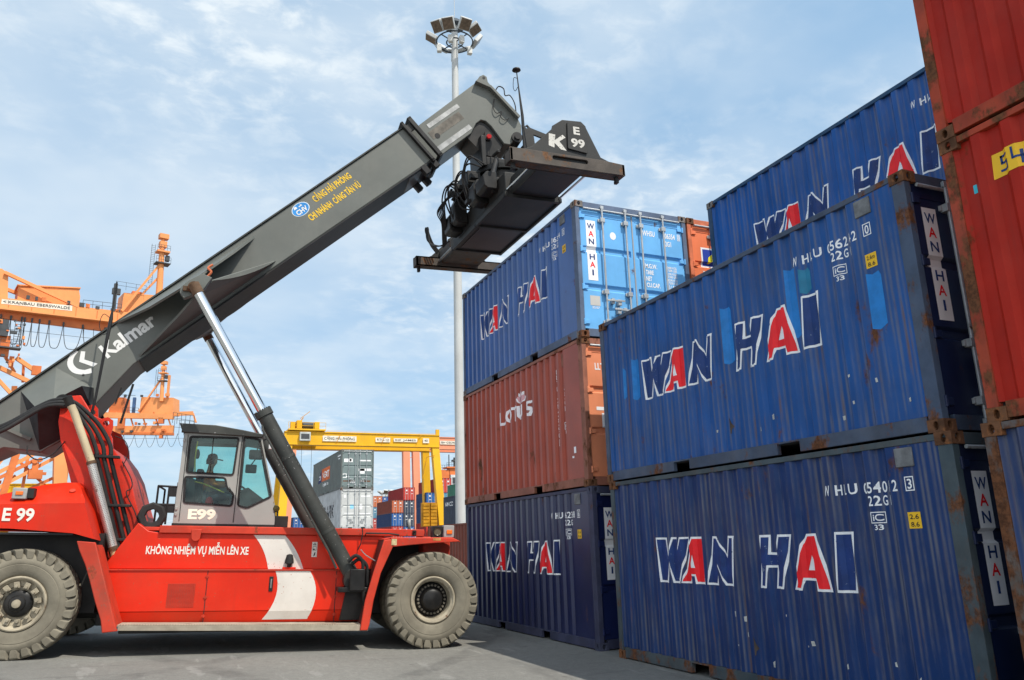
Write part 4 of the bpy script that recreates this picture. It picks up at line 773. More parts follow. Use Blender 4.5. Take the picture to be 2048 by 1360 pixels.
# collar at the end of the outer boom
def boxdir(p, ln, h0, h1, la, lb):
    p = Vector((p[0], 0, p[1])); vs = [p+du*t+dp*h+Vector((0, l, 0)) for t in (0, ln) for h in (h0, h1) for l in (la, lb)]
    return vs, [(0, 1, 3, 2), (4, 6, 7, 5), (0, 4, 5, 1), (2, 3, 7, 6), (0, 2, 6, 4), (1, 5, 7, 3)]
cl_ = MB(); P0 = (5.62, 10.60)
for t, w in ((-0.02, 0.07), (0.18, 0.10)):
    p = Vector((P0[0], 0, P0[1]))+du*t; p = (p.x, p.z)
    cl_.add(*boxdir(p, w, -1.02, 0.08, L0-0.10, L0)); cl_.add(*boxdir(p, w, -1.02, 0.08, L1, L1+0.10)); cl_.add(*boxdir(p, w, 0.03, 0.09, L0-0.10, L1+0.10)); cl_.add(*boxdir(p, w, -1.03, -0.95, L0-0.10, L1+0.10))
cl_.add(*boxdir(P0, 0.18, -0.20, -0.02, L0-0.05, L0))
for t in (-0.32, -0.05):
    p = Vector((P0[0], 0, P0[1]))+du*t; cl_.add(*boxdir((p.x, p.z), 0.14, -1.16, -0.94, L0-0.03, L0+0.12)); cl_.add(*boxdir((p.x, p.z), 0.14, -1.16, -0.94, L1-0.12, L1+0.03))
V(cl_, 'boom_collar', BLK, BOOM, bev=0.012)
# inner boom with the bent head
I0, I1 = 1.66, 2.44
IB = MB().prism([(5.2, 9.95), (7.30, 12.14), (7.62, 12.03), (8.31, 11.37), (8.40, 11.20), (8.40, 10.98), (8.12, 10.66), (7.98, 10.66), (7.66, 11.06), (7.53, 11.16), (7.42, 11.17), (7.31, 11.06), (7.20, 10.79), (5.85, 9.45)], I0, I1)
INB = V(IB, 'inner_boom', GREY, bev=0.015)
wr = MB(); wr.add(*boxdir((6.15, 10.82), 0.95, -0.12, -0.015, I0-0.006, I0+0.002)); wr.add(*boxdir((6.38, 10.20), 1.10, -0.07, 0.05, I0-0.006, I0+0.002)); V(wr, 'wear_strip', STEELW, INB)
V(MB().prism([(7.24, 12.07), (7.30, 12.14), (7.62, 12.03), (8.33, 11.37), (8.28, 11.32), (7.60, 11.97)], I0-0.13, I0), 'head_cover', GREY, INB, bev=0.004)
V(MB().prism([(7.12, 10.70), (7.32, 11.10), (7.45, 11.15), (7.64, 11.06), (7.97, 10.66), (7.80, 10.30), (7.50, 10.35)], I0+0.06, I1-0.06), 'head_web', GREASE, INB)
V(MB().add(*boxdir((6.20, 10.62), 0.95, -0.20, 0.0, I0-0.004, I0+0.002)), 'bare_patch', M('dirty_bare_metal', (0.13, 0.115, 0.095), 0.6, var=0.4, vs=5, dirt=0.5, dcol=(0.06, 0.055, 0.05)), INB)
V(MB().cyl((6.42, I0-0.006, 10.585), (6.42, I0+0.03, 10.585), 0.065, n=20), 'opening', BLK, INB)
hd_ = MB().prism([(7.27, 12.12), (7.36, 12.28), (7.45, 12.34), (7.53, 12.30), (7.56, 12.17), (7.66, 12.06), (7.62, 12.00)], I0-0.03, I1+0.03); V(hd_, 'head_lug', GREY, INB, bev=0.01)
V(MB().cyl((7.46, I0-0.035, 12.255), (7.46, I0, 12.255), 0.035, n=14), 'lug_hole', BLK, INB)
hb = MB()
for i in range(26): t = i/25; hb.cyl((7.66+0.64*t, I0+0.05, 12.05-0.68*t), (7.66+0.64*t, I1-0.05, 12.05-0.68*t), 0.035, n=8)
V(hb, 'cable_chain', BLK, INB)
V(MB().tube(curve([(7.75, I0+.1, 11.98), (7.85, I0+.1, 12.18), (7.98, I0+.1, 12.15), (8.02, I0+.1, 11.98), (8.14, I0+.1, 12.0), (8.26, I0+.1, 11.8), (8.30, I0+.1, 11.5)]), 0.014, 6), 'cable', RUBBER, INB)
V(MB().tube(curve([(7.72, I0-.02, 11.75), (7.70, I0-.04, 11.50), (7.78, I0-.05, 11.38), (7.90, I0-.04, 11.45), (7.88, I0-.05, 11.3), (7.98, I0-.05, 11.24), (8.08, I0-.02, 11.32)]), 0.010, 6), 'cable', RUBBER, INB)
V(MB().lathe([(0.0, 0.0), (0.055, 0.0), (0.06, 0.05), (0.05, 0.06), (0, 0.06)], (7.62, I0-0.02, 10.78), (0, 1, 0), 16), 'tail_lamp', M('lamp_red', (0.75, 0.02, 0.02), 0.2), INB)
V(MB().box(7.52, 7.66, I0+0.02, I0+0.2, 10.70, 10.90), 'lamp_bracket', BLK, INB)
hp = MB(); hp.cyl((8.28, I0-0.06, 10.85), (8.28, I1+0.06, 10.85), 0.13, n=22); hp.cyl((8.28, I0-0.10, 10.85), (8.28, I0-0.05, 10.85), 0.07, n=12); V(hp, 'head_pin', BLK, INB)
ant2 = 0
# lift cylinders
def lift(l):
    p0 = Vector((1.90, l, 6.12)); p1 = Vector((5.00, l, 1.12)); d = (p1-p0).normalized(); c0 = p0+d*((3.95-6.12)/d.z)
    cy = MB(); cy.tube([c0, p1], 0.130, 28); cy.tube([c0-d*0.01, c0+d*0.10], 0.155, 28); CY = V(cy, 'lift_cylinder', GREYD)
    V(MB().tube([p0, c0+d*0.02], 0.088, 28), 'piston_rod', CHROME, CY)
    V(MB().cyl(p0-d*0.04, p0+d*0.16, 0.10, n=20), 'rod_eye', RUSTED, CY)
    b = MB()
    for i in range(20):
        a = 2*math.pi*i/20; x = Vector((0, 1, 0)); y = d.cross(x); q = c0+(x*math.cos(a)+y*math.sin(a))*0.142; b.cyl(q-d*0.025, q+d*0.01, 0.012, n=6)
    V(b, 'gland_bolts', GREASE, CY)
    x = Vector((0, -1, 0)); y = d.cross(x); off = (x*0.45+y*0.9).normalized()*0.150 if l < 2 else (x*0.6-y*0.8)*0.150
    V(MB().tube([c0+d*0.22+off*0.85, c0+d*0.30+off*1.12, c0+d*1.2+off*1.12, c0+d*2.7+off*1.12, c0+d*3.0+off*1.3], 0.022, 8), 'oil_pipe', GREYD, CY)
    for t in (0.9, 2.35): V(MB().tube([c0+d*t, c0+d*(t+0.05)], 0.138, 28), 'pipe_band', GREYD, CY)
    ft = MB(); ft.cyl((5.00, l-0.22, 1.12), (5.00, l+0.22, 1.12), 0.10, n=20); ft.cyl((5.00, l-0.14, 1.12), (5.00, l+0.14, 1.12), 0.19, n=24); V(ft, 'cylinder_foot', GREASE, CY)
lift(0.38); lift(3.72)
for i, pts in enumerate((((4.86, 0.20, 1.42), (4.98, 0.16, 1.52), (5.10, 0.16, 1.42), (5.12, 0.18, 1.15), (5.16, 0.22, 0.85), (5.20, 0.3, 0.70)), ((4.93, 0.24, 1.38), (5.05, 0.20, 1.46), (5.18, 0.2, 1.35), (5.20, 0.24, 1.1), (5.24, 0.3, 0.9)))):
    V(MB().tube(curve(pts), 0.030, 10), 'hydraulic_hose', RUBBER)
V(MB().tube(curve([(5.10, 0.5, 1.62), (5.2, 0.45, 1.52), (5.42, 0.3, 1.40), (5.50, 0.2, 1.42)]), 0.009, 6), 'cable', STEELW)
b = MB(); b.box(4.72, 5.30, 0.18, 0.62, 0.92, 1.0); b.prism([(4.80, 0.45), (5.25, 0.45), (5.28, 1.25), (4.95, 1.32)], 0.50, 0.66); b.box(4.9, 5.15, 0.1, 0.16, 0.95, 1.3); V(b, 'cylinder_mount', GREASE, bev=0.01)
# cab ------------------------------------------------------------------
CB0, CB1 = 1.30, 2.82
OUT = [(1.905, 2.02), (3.635, 2.04), (3.56, 2.49), (3.235, 3.66), (1.935, 3.63)]
WIN = [rounded([(2.03, 3.575), (2.865, 3.585), (2.83, 2.905), (2.035, 2.925)], 0.05), rounded([(2.02, 2.855), (2.70, 2.855), (2.745, 2.68), (2.87, 2.575), (2.855, 2.355), (2.045, 2.395)], 0.05), rounded([(2.955, 3.61), (3.235, 3.575), (3.525, 2.545), (3.12, 2.325), (2.955, 2.365)], 0.05)]
CAB = V(MB().holed(OUT, WIN, CB0, CB0+0.05), 'cab', CABG, bev=0.006)
V(MB().holed(OUT, [WIN[0], WIN[2]], CB1-0.05, CB1), 'side_frame', CABG, CAB)
def panel_x(s0, z0, s1, z1, l0, l1, t=0.04): return MB().bar((s0, (l0+l1)/2, z0), (s1, (l0+l1)/2, z1), l1-l0, t, (1, 0, 0.2))
b = MB(); b.box(1.90, 1.95, CB0+0.05, CB1-0.05, 2.02, 2.75); b.box(1.92, 1.96, CB0+0.05, CB0+0.12, 2.75, 3.62); b.box(1.92, 1.96, CB1-0.12, CB1-0.05, 2.75, 3.62); b.box(1.92, 1.96, CB0+.05, CB1-.05, 3.5, 3.62); V(b, 'rear_frame', CABG, CAB)
b = MB(); b.bar((3.625, 2.06, 2.06), (3.57, 2.06, 2.44), 1.42, 0.04, (1, 0, 0)); b.bar((3.56, CB0+0.03, 2.45), (3.235, CB0+0.03, 3.64), 0.05, 0.05); b.bar((3.56, CB1-0.03, 2.45), (3.235, CB1-0.03, 3.64), 0.05, 0.05); V(b, 'front_frame', CABG, CAB)
V(MB().box(1.92, 3.62, CB0+0.02, CB1-0.02, 2.0, 2.06), 'cab_floor', BLK, CAB)
V(MB().box(1.89, 3.64, CB0-0.004, CB1+0.004, 1.985, 2.045), 'cab_sill', BLK, CAB, bev=0.008)
V(MB().prism([(1.83, 3.795), (2.45, 3.79), (2.94, 3.725), (3.30, 3.665), (3.27, 3.60), (2.90, 3.615), (1.90, 3.635)], CB0-0.06, CB1+0.06), 'roof', GREYD, CAB, bev=0.012)
V(MB().box(1.88, 2.95, CB0-0.04, CB0-0.01, 3.63, 3.672), 'roof_gutter', BLK, CAB)
def ringframe(w, l, d0, d1): return MB().holed(offset_poly(w, d0), [offset_poly(w, d1)], l-0.012, l+0.01)
for w in WIN: V(ringframe(w, CB0, 0.014, -0.022), 'window_seal', RUBBER, CAB)
for w in WIN: V(MB().add([(x, CB0+0.022, y) for x, y in w], [tuple(range(len(w)))]), 'window', GLASS, CAB)
for w in (WIN[0], WIN[2]): V(MB().add([(x, CB1-0.022, y) for x, y in w], [tuple(range(len(w)))]), 'window', GLASS, CAB)
V(MB().add([(3.57, CB0+0.06, 2.46), (3.57, CB1-0.06, 2.46), (3.25, CB1-0.06, 3.62), (3.25, CB0+0.06, 3.62)], [(0, 1, 2, 3)]), 'windscreen', GLASS, CAB)
V(MB().add([(1.94, CB0+0.12, 2.75), (1.94, CB1-0.12, 2.75), (1.94, CB1-0.12, 3.5), (1.94, CB0+0.12, 3.5)], [(0, 1, 2, 3)]), 'rear_window', GLASS, CAB)
V(MB().box(2.42, 2.436, CB0+0.012, CB0+0.026, 2.92, 3.58), 'window_bar', RUBBER, CAB)
V(MB().bar((2.905, CB0-0.004, 2.07), (2.915, CB0-0.004, 2.94), 0.012, 0.012), 'door_gap', BLK, CAB); V(MB().bar((2.915, CB0-0.004, 2.94), (2.925, CB0-0.004, 3.62), 0.045, 0.012), 'door_pillar', RUBBER, CAB); V(MB().bar((2.005, CB0-0.003, 2.08), (1.995, CB0-0.003, 3.60), 0.010, 0.010), 'door_gap', BLK, CAB)
for z in (2.20, 2.30, 3.50): V(MB().box(1.92, 1.96, CB0-0.02, CB0, z-0.03, z+0.03), 'door_hinge', CABG, CAB, bev=0.004)
Ink().text('E99', 2.14, 2.60, 2.125, 0.165, 0.045).lay('door_lettering', M('lettering_cream', (0.80, 0.76, 0.62), 0.5), CAB, on_l(CB0-0.004))
# inside the cab
b = MB(); b.box(2.22, 2.62, 1.85, 2.25, 2.30, 2.44); b.box(2.16, 2.28, 1.86, 2.24, 2.44, 3.05); b.box(2.30, 2.55, 1.95, 2.15, 2.06, 2.30); V(b, 'seat', RUBBER, CAB, bev=0.03)
b = MB(); b.prism([(2.98, 2.06), (3.52, 2.06), (3.52, 2.42), (3.10, 2.72), (2.96, 2.66)], 1.62, 2.48); V(b, 'dashboard', BLK, CAB, bev=0.02)
V(MB().lathe([(0.17, -0.012), (0.185, 0.0), (0.17, 0.012), (0.158, 0.0)], (2.90, 2.05, 2.80), (0.5, 0, 0.86), 28, True), 'steering_wheel', RUBBER, CAB)
V(MB().box(3.02, 3.22, 1.60, 1.66, 2.98, 3.14), 'mirror', BLK, CAB, bev=0.02); V(MB().box(3.06, 3.30, 1.62, 1.74, 3.24, 3.42), 'fan', BLK, CAB, bev=0.03); V(MB().tube([(3.12, 1.63, 3.14), (3.18, 1.66, 3.24)], 0.012, 6), 'mirror_arm', BLK, CAB); V(MB().tube([(3.20, 1.7, 3.42), (3.22, 1.7, 3.60)], 0.012, 6), 'mirror_arm', BLK, CAB)
V(MB().tube(curve([(2.18, 1.40, 2.78), (2.35, 1.40, 2.74), (2.65, 1.40, 2.62), (2.70, 1.42, 2.60)]), 0.012, 8), 'grab_rail', M('rail_yellow', (0.55, 0.42, 0.05), 0.5), CAB); V(MB().tube(curve([(2.16, 1.38, 3.5), (2.15, 1.38, 3.2), (2.17, 1.38, 2.95)]), 0.012, 8), 'grab_rail', M('rail_yellow', (0.55, 0.42, 0.05), 0.5), CAB)
V(MB().lathe([(0, -.02), (0.085, -.015), (0.09, 0.02), (0, 0.03)], (2.16, 1.50, 3.28), (0.9, -0.3, 0), 18), 'fan', BLK, CAB)
# lamps, tray and railing round the cab
V(MB().box(3.62, 3.85, CB0-0.02, CB0+0.5, 2.0, 2.20), 'tray', BLK, None, bev=0.01)
V(MB().lathe([(0, 0.0), (0.055, 0.01), (0.065, 0.06), (0.04, 0.10), (0, 0.11)], (3.64, CB0-0.02, 2.33), (-0.3, 0.9, 0), 16), 'work_lamp', M('lamp_brass', (0.10, 0.085, 0.03), 0.3, metal=0.4)); V(MB().tube([(3.66, CB0+0.02, 2.18), (3.655, CB0+0.02, 2.30)], 0.016, 8), 'lamp_bracket', BLK)
V(MB().box(3.40, 3.47, CB0-0.06, CB0, 3.40, 3.49), 'marker_lamp', M('lamp_white', (0.6, 0.6, 0.6), 0.4), None, bev=0.008)
b = MB()
for p, q in (((1.60, 1.35, 1.96), (1.60, 1.35, 2.68)), ((1.60, 1.35, 2.68), (1.93, 1.35, 2.67)), ((1.78, 1.35, 2.02), (1.78, 1.35, 2.67)), ((1.60, 1.35, 2.36), (1.93, 1.35, 2.36)), ((1.60, 1.35, 2.68), (1.60, 2.4, 2.68)), ((1.60, 2.4, 1.96), (1.60, 2.4, 2.68))): b.tube([p, q], 0.018, 8)
b.box(1.77, 1.90, 1.34, 1.40, 2.50, 2.66); b.box(1.62, 1.95, 1.34, 1.42, 2.22, 2.36); V(b, 'railing', BLK)
tag(RS, None)

# things carried by the machine -----------------------------------------
MW = RS.matrix_world.copy()
def at_v(o, s, l, z, rz=0.0): o.matrix_world = MW @ Matrix.Translation((s, l, z)) @ Matrix.Rotation(rz, 4, 'Z'); return o
t = MB().lathe([(0.115, -0.06), (0.21, -0.07), (0.232, -0.05), (0.232, 0.05), (0.21, 0.07), (0.115, 0.06)], (0, 0, 0), (0, 1, 0), 8, True).build('rubber_fender', RUBBER, None, bev=0.01)
tag(at_v(t, 1.60, 0.98, 2.145), 'black rubber ring standing on the deck behind the cab', 'rubber fender')
fe = thing('fire_extinguisher', 'small red fire extinguisher inside the cab behind the lower door window', 'fire extinguisher')
at_v(fe, 2.46, 1.48, 2.06)
MB().lathe([(0.0, 0.0), (0.065, 0.0), (0.070, 0.02), (0.070, 0.38), (0.045, 0.44), (0.02, 0.46), (0.0, 0.46)], (0, 0, 0), (0, 0, 1), 18).build('bottle', M('extinguisher_red', (0.55, 0.01, 0.012), 0.3), fe)
MB().box(-0.02, 0.02, -0.015, 0.015, 0.45, 0.50).build('valve', BLK, fe); MB().box(-0.01, 0.09, -0.01, 0.01, 0.50, 0.515).build('lever', BLK, fe); MB().tube([(0, 0, 0.20), (0, 0, 0.31)], 0.0715, 18).build('label_band', BANWHITE, fe)

# spreader ---------------------------------------------------------------
SPM = Matrix.Translation((-3.645, 0.17, 8.66)) @ Matrix.Rotation(R(2.0), 4, 'X')
SP = bpy.data.objects.new('spreader', None); COL.objects.link(SP); SP.parent = RS; SP.matrix_local = MW.inverted() @ SPM
SPG = M('spreader_grey', (0.026, 0.026, 0.025), 0.5, var=0.2, vs=1.5, dirt=0.35, dcol=(0.06, 0.052, 0.042), rust=0.10, rs=2.5, bump=0.1, bs=20)
SPR = M('spreader_lit', (0.075, 0.062, 0.052), 0.65, var=0.3, vs=2.5, rust=0.42, rs=3.0, rcol=(0.15, 0.07, 0.03), dirt=0.3, dcol=(0.12, 0.10, 0.08), bump=0.2)
def end_beam(sg):
    xo = sg*3.175; xi = sg*2.90
    fn = lambda p, q, l: (l, p, q)
    slot = rounded([(-0.33, 0.13), (0.44, 0.13), (0.44, 0.215), (-0.33, 0.215)], 0.04)
    eb = MB().holed([(-1.22, 0.0), (1.27, 0.0), (1.27, 0.235), (0.75, 0.27), (-1.22, 0.27)], [slot], xo, xo-sg*0.05, fn); EB = eb.build('end_beam', SPR, SP, bev=0.008)
    m = MB(); m.box(min(xo-sg*0.05, xi), max(xo-sg*0.05, xi), -1.22, 1.27, 0.0, 0.03); m.box(min(xo-sg*0.05, xi), max(xo-sg*0.05, xi), -1.22, 1.27, 0.22, 0.25); m.box(min(xi, xi+sg*0.04), max(xi, xi+sg*0.04), -1.22, 1.27, 0.0, 0.25); m.box(min(xo, xi), max(xo, xi), -1.22, -1.17, 0.0, 0.25); m.box(min(xo, xi), max(xo, xi), 1.22, 1.27, 0.0, 0.23)
    m.build('beam_body', SPR, EB)
    for y in (-1.12, 1.13):
        w = MB(); w.cyl((xo-sg*0.13, y, -0.10), (xo-sg*0.13, y, 0.02), 0.045, n=12); w.box(xo-sg*0.13-0.05, xo-sg*0.13+0.05, y-0.03, y+0.03, -0.13, -0.07); w.build('twistlock', BLK, EB)
    pl_ = MB(); pl_.prism([(-0.97, 0.26), (-0.74, 0.36), (-0.28, 0.80), (-0.26, 0.87), (-0.04, 1.03), (0.38, 1.06), (0.46, 0.99), (0.76, 0.34), (0.98, 0.26)], xo-sg*0.03, xo-sg*0.07, fn); pl_.build('end_plate', SPG, EB, bev=0.008)
    pl_ = MB(); pl_.prism([(-0.30, 0.26), (-0.26, 0.80), (0.34, 0.95), (0.55, 0.26)], xi+sg*0.01, xi-sg*0.03, fn); pl_.box(min(xi, xo-sg*0.07), max(xi, xo-sg*0.07), -0.05, 0.35, 0.95, 1.0); pl_.build('inner_plate', SPG, EB)
    return EB, xo
LETKW = M('worn_lettering', (0.60, 0.58, 0.53), 0.6, var=0.15, chip=1.0, ccol=(0.07, 0.06, 0.05))
EB, xo = end_beam(1)
MB().prism(rounded([(0.02, 0.41), (0.45, 0.36), (0.46, 0.96), (0.05, 0.985)], 0.03), xo-0.03, xo+0.005, lambda p, q, l: (l, p, q)).build('number_plate', SPG, EB, bev=0.006)
fx = lambda e: (lambda u, v: (xo+e, u, v))
Ink().text('E', 0.17, 0.31, 0.74, 0.16, 0.035).text('99', 0.10, 0.40, 0.47, 0.17, 0.035).lay('plate_lettering', LETKW, EB, fx(0.008))
Ink().poly([(-0.36, 0.69), (-0.22, 0.68), (-0.24, 0.56), (-0.06, 0.70), (0.0, 0.65), (-0.14, 0.55), (0.0, 0.37), (-0.12, 0.38), (-0.25, 0.50), (-0.26, 0.40), (-0.38, 0.43)]).lay('plate_lettering', LETKW, EB, fx(-0.026))
hk = MB().holed([(-0.80, 0.30), (-0.84, 0.80), (-0.76, 0.86), (-0.70, 0.80), (-0.30, 0.70), (-0.36, 0.40), (-0.66, 0.30)], [[(-0.62, 0.42), (-0.64, 0.66), (-0.40, 0.60), (-0.42, 0.46)], [(-0.775+0.025*math.cos(a), 0.80+0.025*math.sin(a)) for a in [i*math.pi/5 for i in range(10)]]], xo-0.16, xo-0.12, lambda p, q, l: (l, p, q)); hk.build('lifting_hook', SPG, EB, bev=0.006)
EB2, _ = end_beam(-1)
fnx = lambda p, q, l: (l, p, q)
mb = MB(); mb.box(-1.75, 1.55, -0.62, 0.62, 0.06, 0.60); MBM = mb.build('main_beam', SPG, SP, bev=0.02)
tb = MB(); tb.box(1.2, 3.12, -0.48, 0.52, 0.10, 0.50); tb.build('telescopic_beam', SPG, SP, bev=0.02); tb = MB(); tb.box(-3.12, -1.2, -0.52, 0.48, 0.10, 0.50); tb.build('telescopic_beam', SPR, SP, bev=0.02)  # far beam gets the lighter material so that it looks lit
m = MB(); m.box(-1.80, 1.60, -0.66, -0.60, 0.02, 0.12); m.box(-1.80, 1.60, 0.60, 0.66, 0.02, 0.12)
for x in (-1.78, -0.2, 1.50): m.box(x, x+0.08, -0.66, 0.66, 0.02, 0.09)
m.build('stiffener', SPG, MBM, bev=0.006)
m = MB(); m.box(-1.55, -0.22, -0.50, 0.52, 0.045, 0.062); m.build('belly_plate', M('belly_blue_black', (0.020, 0.022, 0.030), 0.35, var=0.3), MBM)
for y in (-0.58, 0.70):
    m = MB(); m.tube([(-1.3, y, 0.20), (1.4, y, 0.20)], 0.05, 12); c_ = m.build('side_cylinder', BLK, SP); MB().tube([(1.4, y, 0.20), (2.9, y, 0.20)], 0.026, 12).build('piston_rod', CHROME, c_); MB().box(2.80, 2.95, y-0.06, y+0.06, 0.12, 0.28).build('rod_eye', BLK, c_)
m = MB(); m.tube([(-2.9, -0.60, 0.16), (-1.9, -0.60, 0.16)], 0.032, 12); m.build('guide_rod', STEELW, SP)
hr = random.Random(11); SPB = M('spreader_black', (0.012, 0.012, 0.012), 0.45, var=0.5, vs=4, dirt=0.35, dcol=(0.05, 0.045, 0.04))
for x, l_, z0, h_ in ((-1.42, 0.42, 0.22, 0.50), (-0.92, 0.30, 0.30, 0.62), (0.30, 0.34, 0.26, 0.55), (0.72, 0.50, 0.34, 0.40)):
    MB().prism([(-0.95, z0+0.06), (-0.98, z0+h_*0.7), (-0.88, z0+h_), (-0.66, z0+h_), (-0.64, z0), (-0.88, z0)], x, x+l_, lambda p, q, l: (l, p, q)).build('hydraulic_box', SPB, SP, bev=0.02)
for i in range(14):
    x = hr.uniform(-1.4, 1.2); y = hr.uniform(-1.0, -0.70); z = hr.uniform(0.35, 1.25); q = MB()
    if i % 2: q.box(x, x+hr.uniform(.08, .22), y-0.07, y+0.10, z, z+hr.uniform(.08, .2))
    else: q.cyl((x, y, z), (x+hr.uniform(-.1, .45), y+hr.uniform(-.05, .15), z+hr.uniform(-.05, .1)), hr.uniform(0.03, 0.06), n=10)
    q.build('valve' if i % 2 else 'pipe_fitting', SPB, SP, bev=0.008)
for i in range(9):
    x = hr.uniform(-1.0, 0.8); MB().tube(curve([(x, -0.72, 1.15), (x-0.1, -1.0, 1.28+hr.uniform(-.1, .15)), (x-0.3, -1.08, 1.0), (x-0.35, -0.95, hr.uniform(.4, .7)), (x-0.2, -0.8, 0.4)]), 0.018, 7).build('hydraulic_hose', RUBBER, SP)
m = MB(); m.box(-0.75, 0.75, -0.55, 0.60, 0.60, 0.86); m.cyl((0, 0.0, 0.84), (0, 0.0, 1.20), 0.55, n=32); m.cyl((0, 0, 1.20), (0, 0, 1.34), 0.62, n=32); m.build('rotator', SPB, SP, bev=0.015)
m = MB(); m.box(-0.34, 0.34, -0.50, 0.50, 1.34, 1.55); m.box(-0.38, 0.38, -0.62, -0.50, 1.30, 2.05); m.box(-0.38, 0.38, 0.50, 0.62, 1.30, 2.05); m.build('rotator_yoke', SPB, SP, bev=0.02)
m = MB(); m.prism([(-0.95, 0.95), (-0.80, 1.22), (-0.45, 1.16), (-0.5, 0.98), (-0.7, 0.86)], -0.9, -0.65, fnx); m.box(-0.66, 0.2, -0.92, -0.6, 0.86, 1.22); m.build('valve_block', SPB, SP, bev=0.015)
for x in (-1.15, 1.0):
    m = MB(); m.tube([(x, -0.70, 0.62), (x*0.45, -0.30, 1.45)], 0.06, 14); m.build('damper', BLK, SP)
for i in range(6):
    x = -1.0-0.055*i; MB().tube(curve([(-0.6-0.03*i, -0.92, 0.98+0.03*i), (x+0.0, -1.05-0.02*i, 0.92-0.02*i), (x-0.12, -1.02, 0.55), (x-0.45, -0.90, 0.30), (x-0.9, -0.74, 0.25)]), 0.016, 7).build('hydraulic_hose', RUBBER, SP)
for i in range(4):
    x = -2.35-0.06*i; MB().tube(curve([(-1.8, -0.70, 0.28), (-2.1, -0.85, 0.25), (x-0.1, -0.98, 0.42+0.05*i), (x-0.20, -0.98, 0.86+0.03*i), (x-0.32, -0.96, 0.90), (x-0.30, -0.85, 0.55), (x-0.25, -0.70, 0.30)]), 0.018, 7).build('hydraulic_hose', RUBBER, SP)
aS = (1.28, 0.03, 0.50); MB().tube([aS, (1.26, 0.03, 1.30), (1.26, 0.03, 2.15), (1.17, 0.03, 2.9), (1.12, 0.03, 3.36)], [0.05, 0.04, 0.034, 0.016, 0.012], 8).build('antenna', BLK, SP); MB().lathe([(0, -0.02), (0.10, -0.01), (0.09, 0.02), (0, 0.035)], (1.12, 0.03, 3.37), (0, 0, 1), 16).build('antenna_disc', BLK, SP)
MB().tube(curve([(1.14, 0.02, 3.15), (1.02, 0.0, 3.22), (0.96, 0.0, 3.02), (1.05, 0.0, 2.88), (1.16, 0.02, 2.92)]), 0.007, 6).build('cable', RUBBER, SP)
# ------------------------------------------------------------------ driver
def skin_mesh(name, joints, edges, mat, parent=None, sub=2):
    me = bpy.data.meshes.new(name); me.from_pydata([j[0] for j in joints], edges, []); me.materials.append(mat)
    o = bpy.data.objects.new(name, me); COL.objects.link(o); o.modifiers.new('skin', 'SKIN')
    if not me.skin_vertices: me.skin_vertices.new()
    for i, j in enumerate(joints):
        r = j[1]; me.skin_vertices[0].data[i].radius = r if isinstance(r, tuple) else (r, r)
    me.skin_vertices[0].data[0].use_root = True
    s = o.modifiers.new('sub', 'SUBSURF'); s.levels = sub; s.render_levels = sub
    dg = bpy.context.evaluated_depsgraph_get(); ev = bpy.data.meshes.new_from_object(o.evaluated_get(dg)); bpy.data.objects.remove(o)
    ev.name = name; ev.polygons.foreach_set('use_smooth', [True]*len(ev.polygons)); ev.materials.clear(); ev.materials.append(mat)
    o = bpy.data.objects.new(name, ev); COL.objects.link(o)
    if parent: o.parent = parent
    return o
SKIN = M('skin', (0.34, 0.19, 0.12), 0.5, var=0.08); SHIRT = M('shirt_orange', (0.62, 0.17, 0.02), 0.8, var=0.12); TROUS = M('trousers_dark', (0.03, 0.035, 0.05), 0.85); CAPM = M('cap_black', (0.015, 0.015, 0.02), 0.8)
pj = [((0, 0, 0.10), (0.13, 0.10)), ((-0.02, 0, 0.28), (0.13, 0.09)), ((-0.03, 0, 0.46), (0.15, 0.10)), ((-0.02, 0, 0.57), (0.07, 0.06)), ((0.0, 0, 0.65), 0.052), ((0.025, 0, 0.735), (0.072, 0.078)), ((0.015, 0, 0.80), (0.070, 0.078)), ((0.08, 0, 0.70), 0.036), ((0.098, 0, 0.745), 0.014)]
pe = [(0, 1), (1, 2), (2, 3), (3, 4), (4, 5), (5, 6), (5, 7), (5, 8)]
for sg in (-1, 1):
    b = len(pj); pj += [((-0.02, 0.17*sg, 0.50), 0.056), ((0.10, 0.24*sg, 0.30), 0.043), ((0.33, 0.19*sg, 0.33), 0.034), ((0.40, 0.175*sg, 0.355), 0.030), ((0.45, 0.165*sg, 0.37), (0.030, 0.016))]
    pe += [(2, b), (b, b+1), (b+1, b+2), (b+2, b+3), (b+3, b+4)]
    f = len(pj); pj += [((0.50-0.006*k, (0.19-0.018*k)*sg, 0.385-0.012*abs(k-1.5)), 0.009) for k in range(4)]+[((0.485-0.006*k, (0.19-0.018*k)*sg, 0.345), 0.008) for k in range(4)]+[((0.43, 0.135*sg, 0.385), 0.010), ((0.46, 0.125*sg, 0.36), 0.009)]
    for k in range(4): pe += [(b+4, f+k), (f+k, f+4+k)]
    pe += [(b+3, f+8), (f+8, f+9)]
    l = len(pj); pj += [((0.04, 0.10*sg, 0.08), 0.085), ((0.42, 0.13*sg, 0.12), 0.062), ((0.46, 0.13*sg, -0.28), 0.042), ((0.60, 0.14*sg, -0.36), (0.04, 0.03))]
    pe += [(0, l), (l, l+1), (l+1, l+2), (l+2, l+3)]
body = skin_mesh('person', pj, pe, SKIN)
tag(at_v(body, 2.40, 1.98, 2.46), 'person in an orange shirt and dark cap driving in the cab of the red machine', 'person')
sj = [((0, 0, 0.10), (0.145, 0.115)), ((-0.02, 0, 0.28), (0.145, 0.105)), ((-0.03, 0, 0.46), (0.165, 0.115)), ((-0.02, 0, 0.58), (0.075, 0.07))]; se = [(0, 1), (1, 2), (2, 3)]
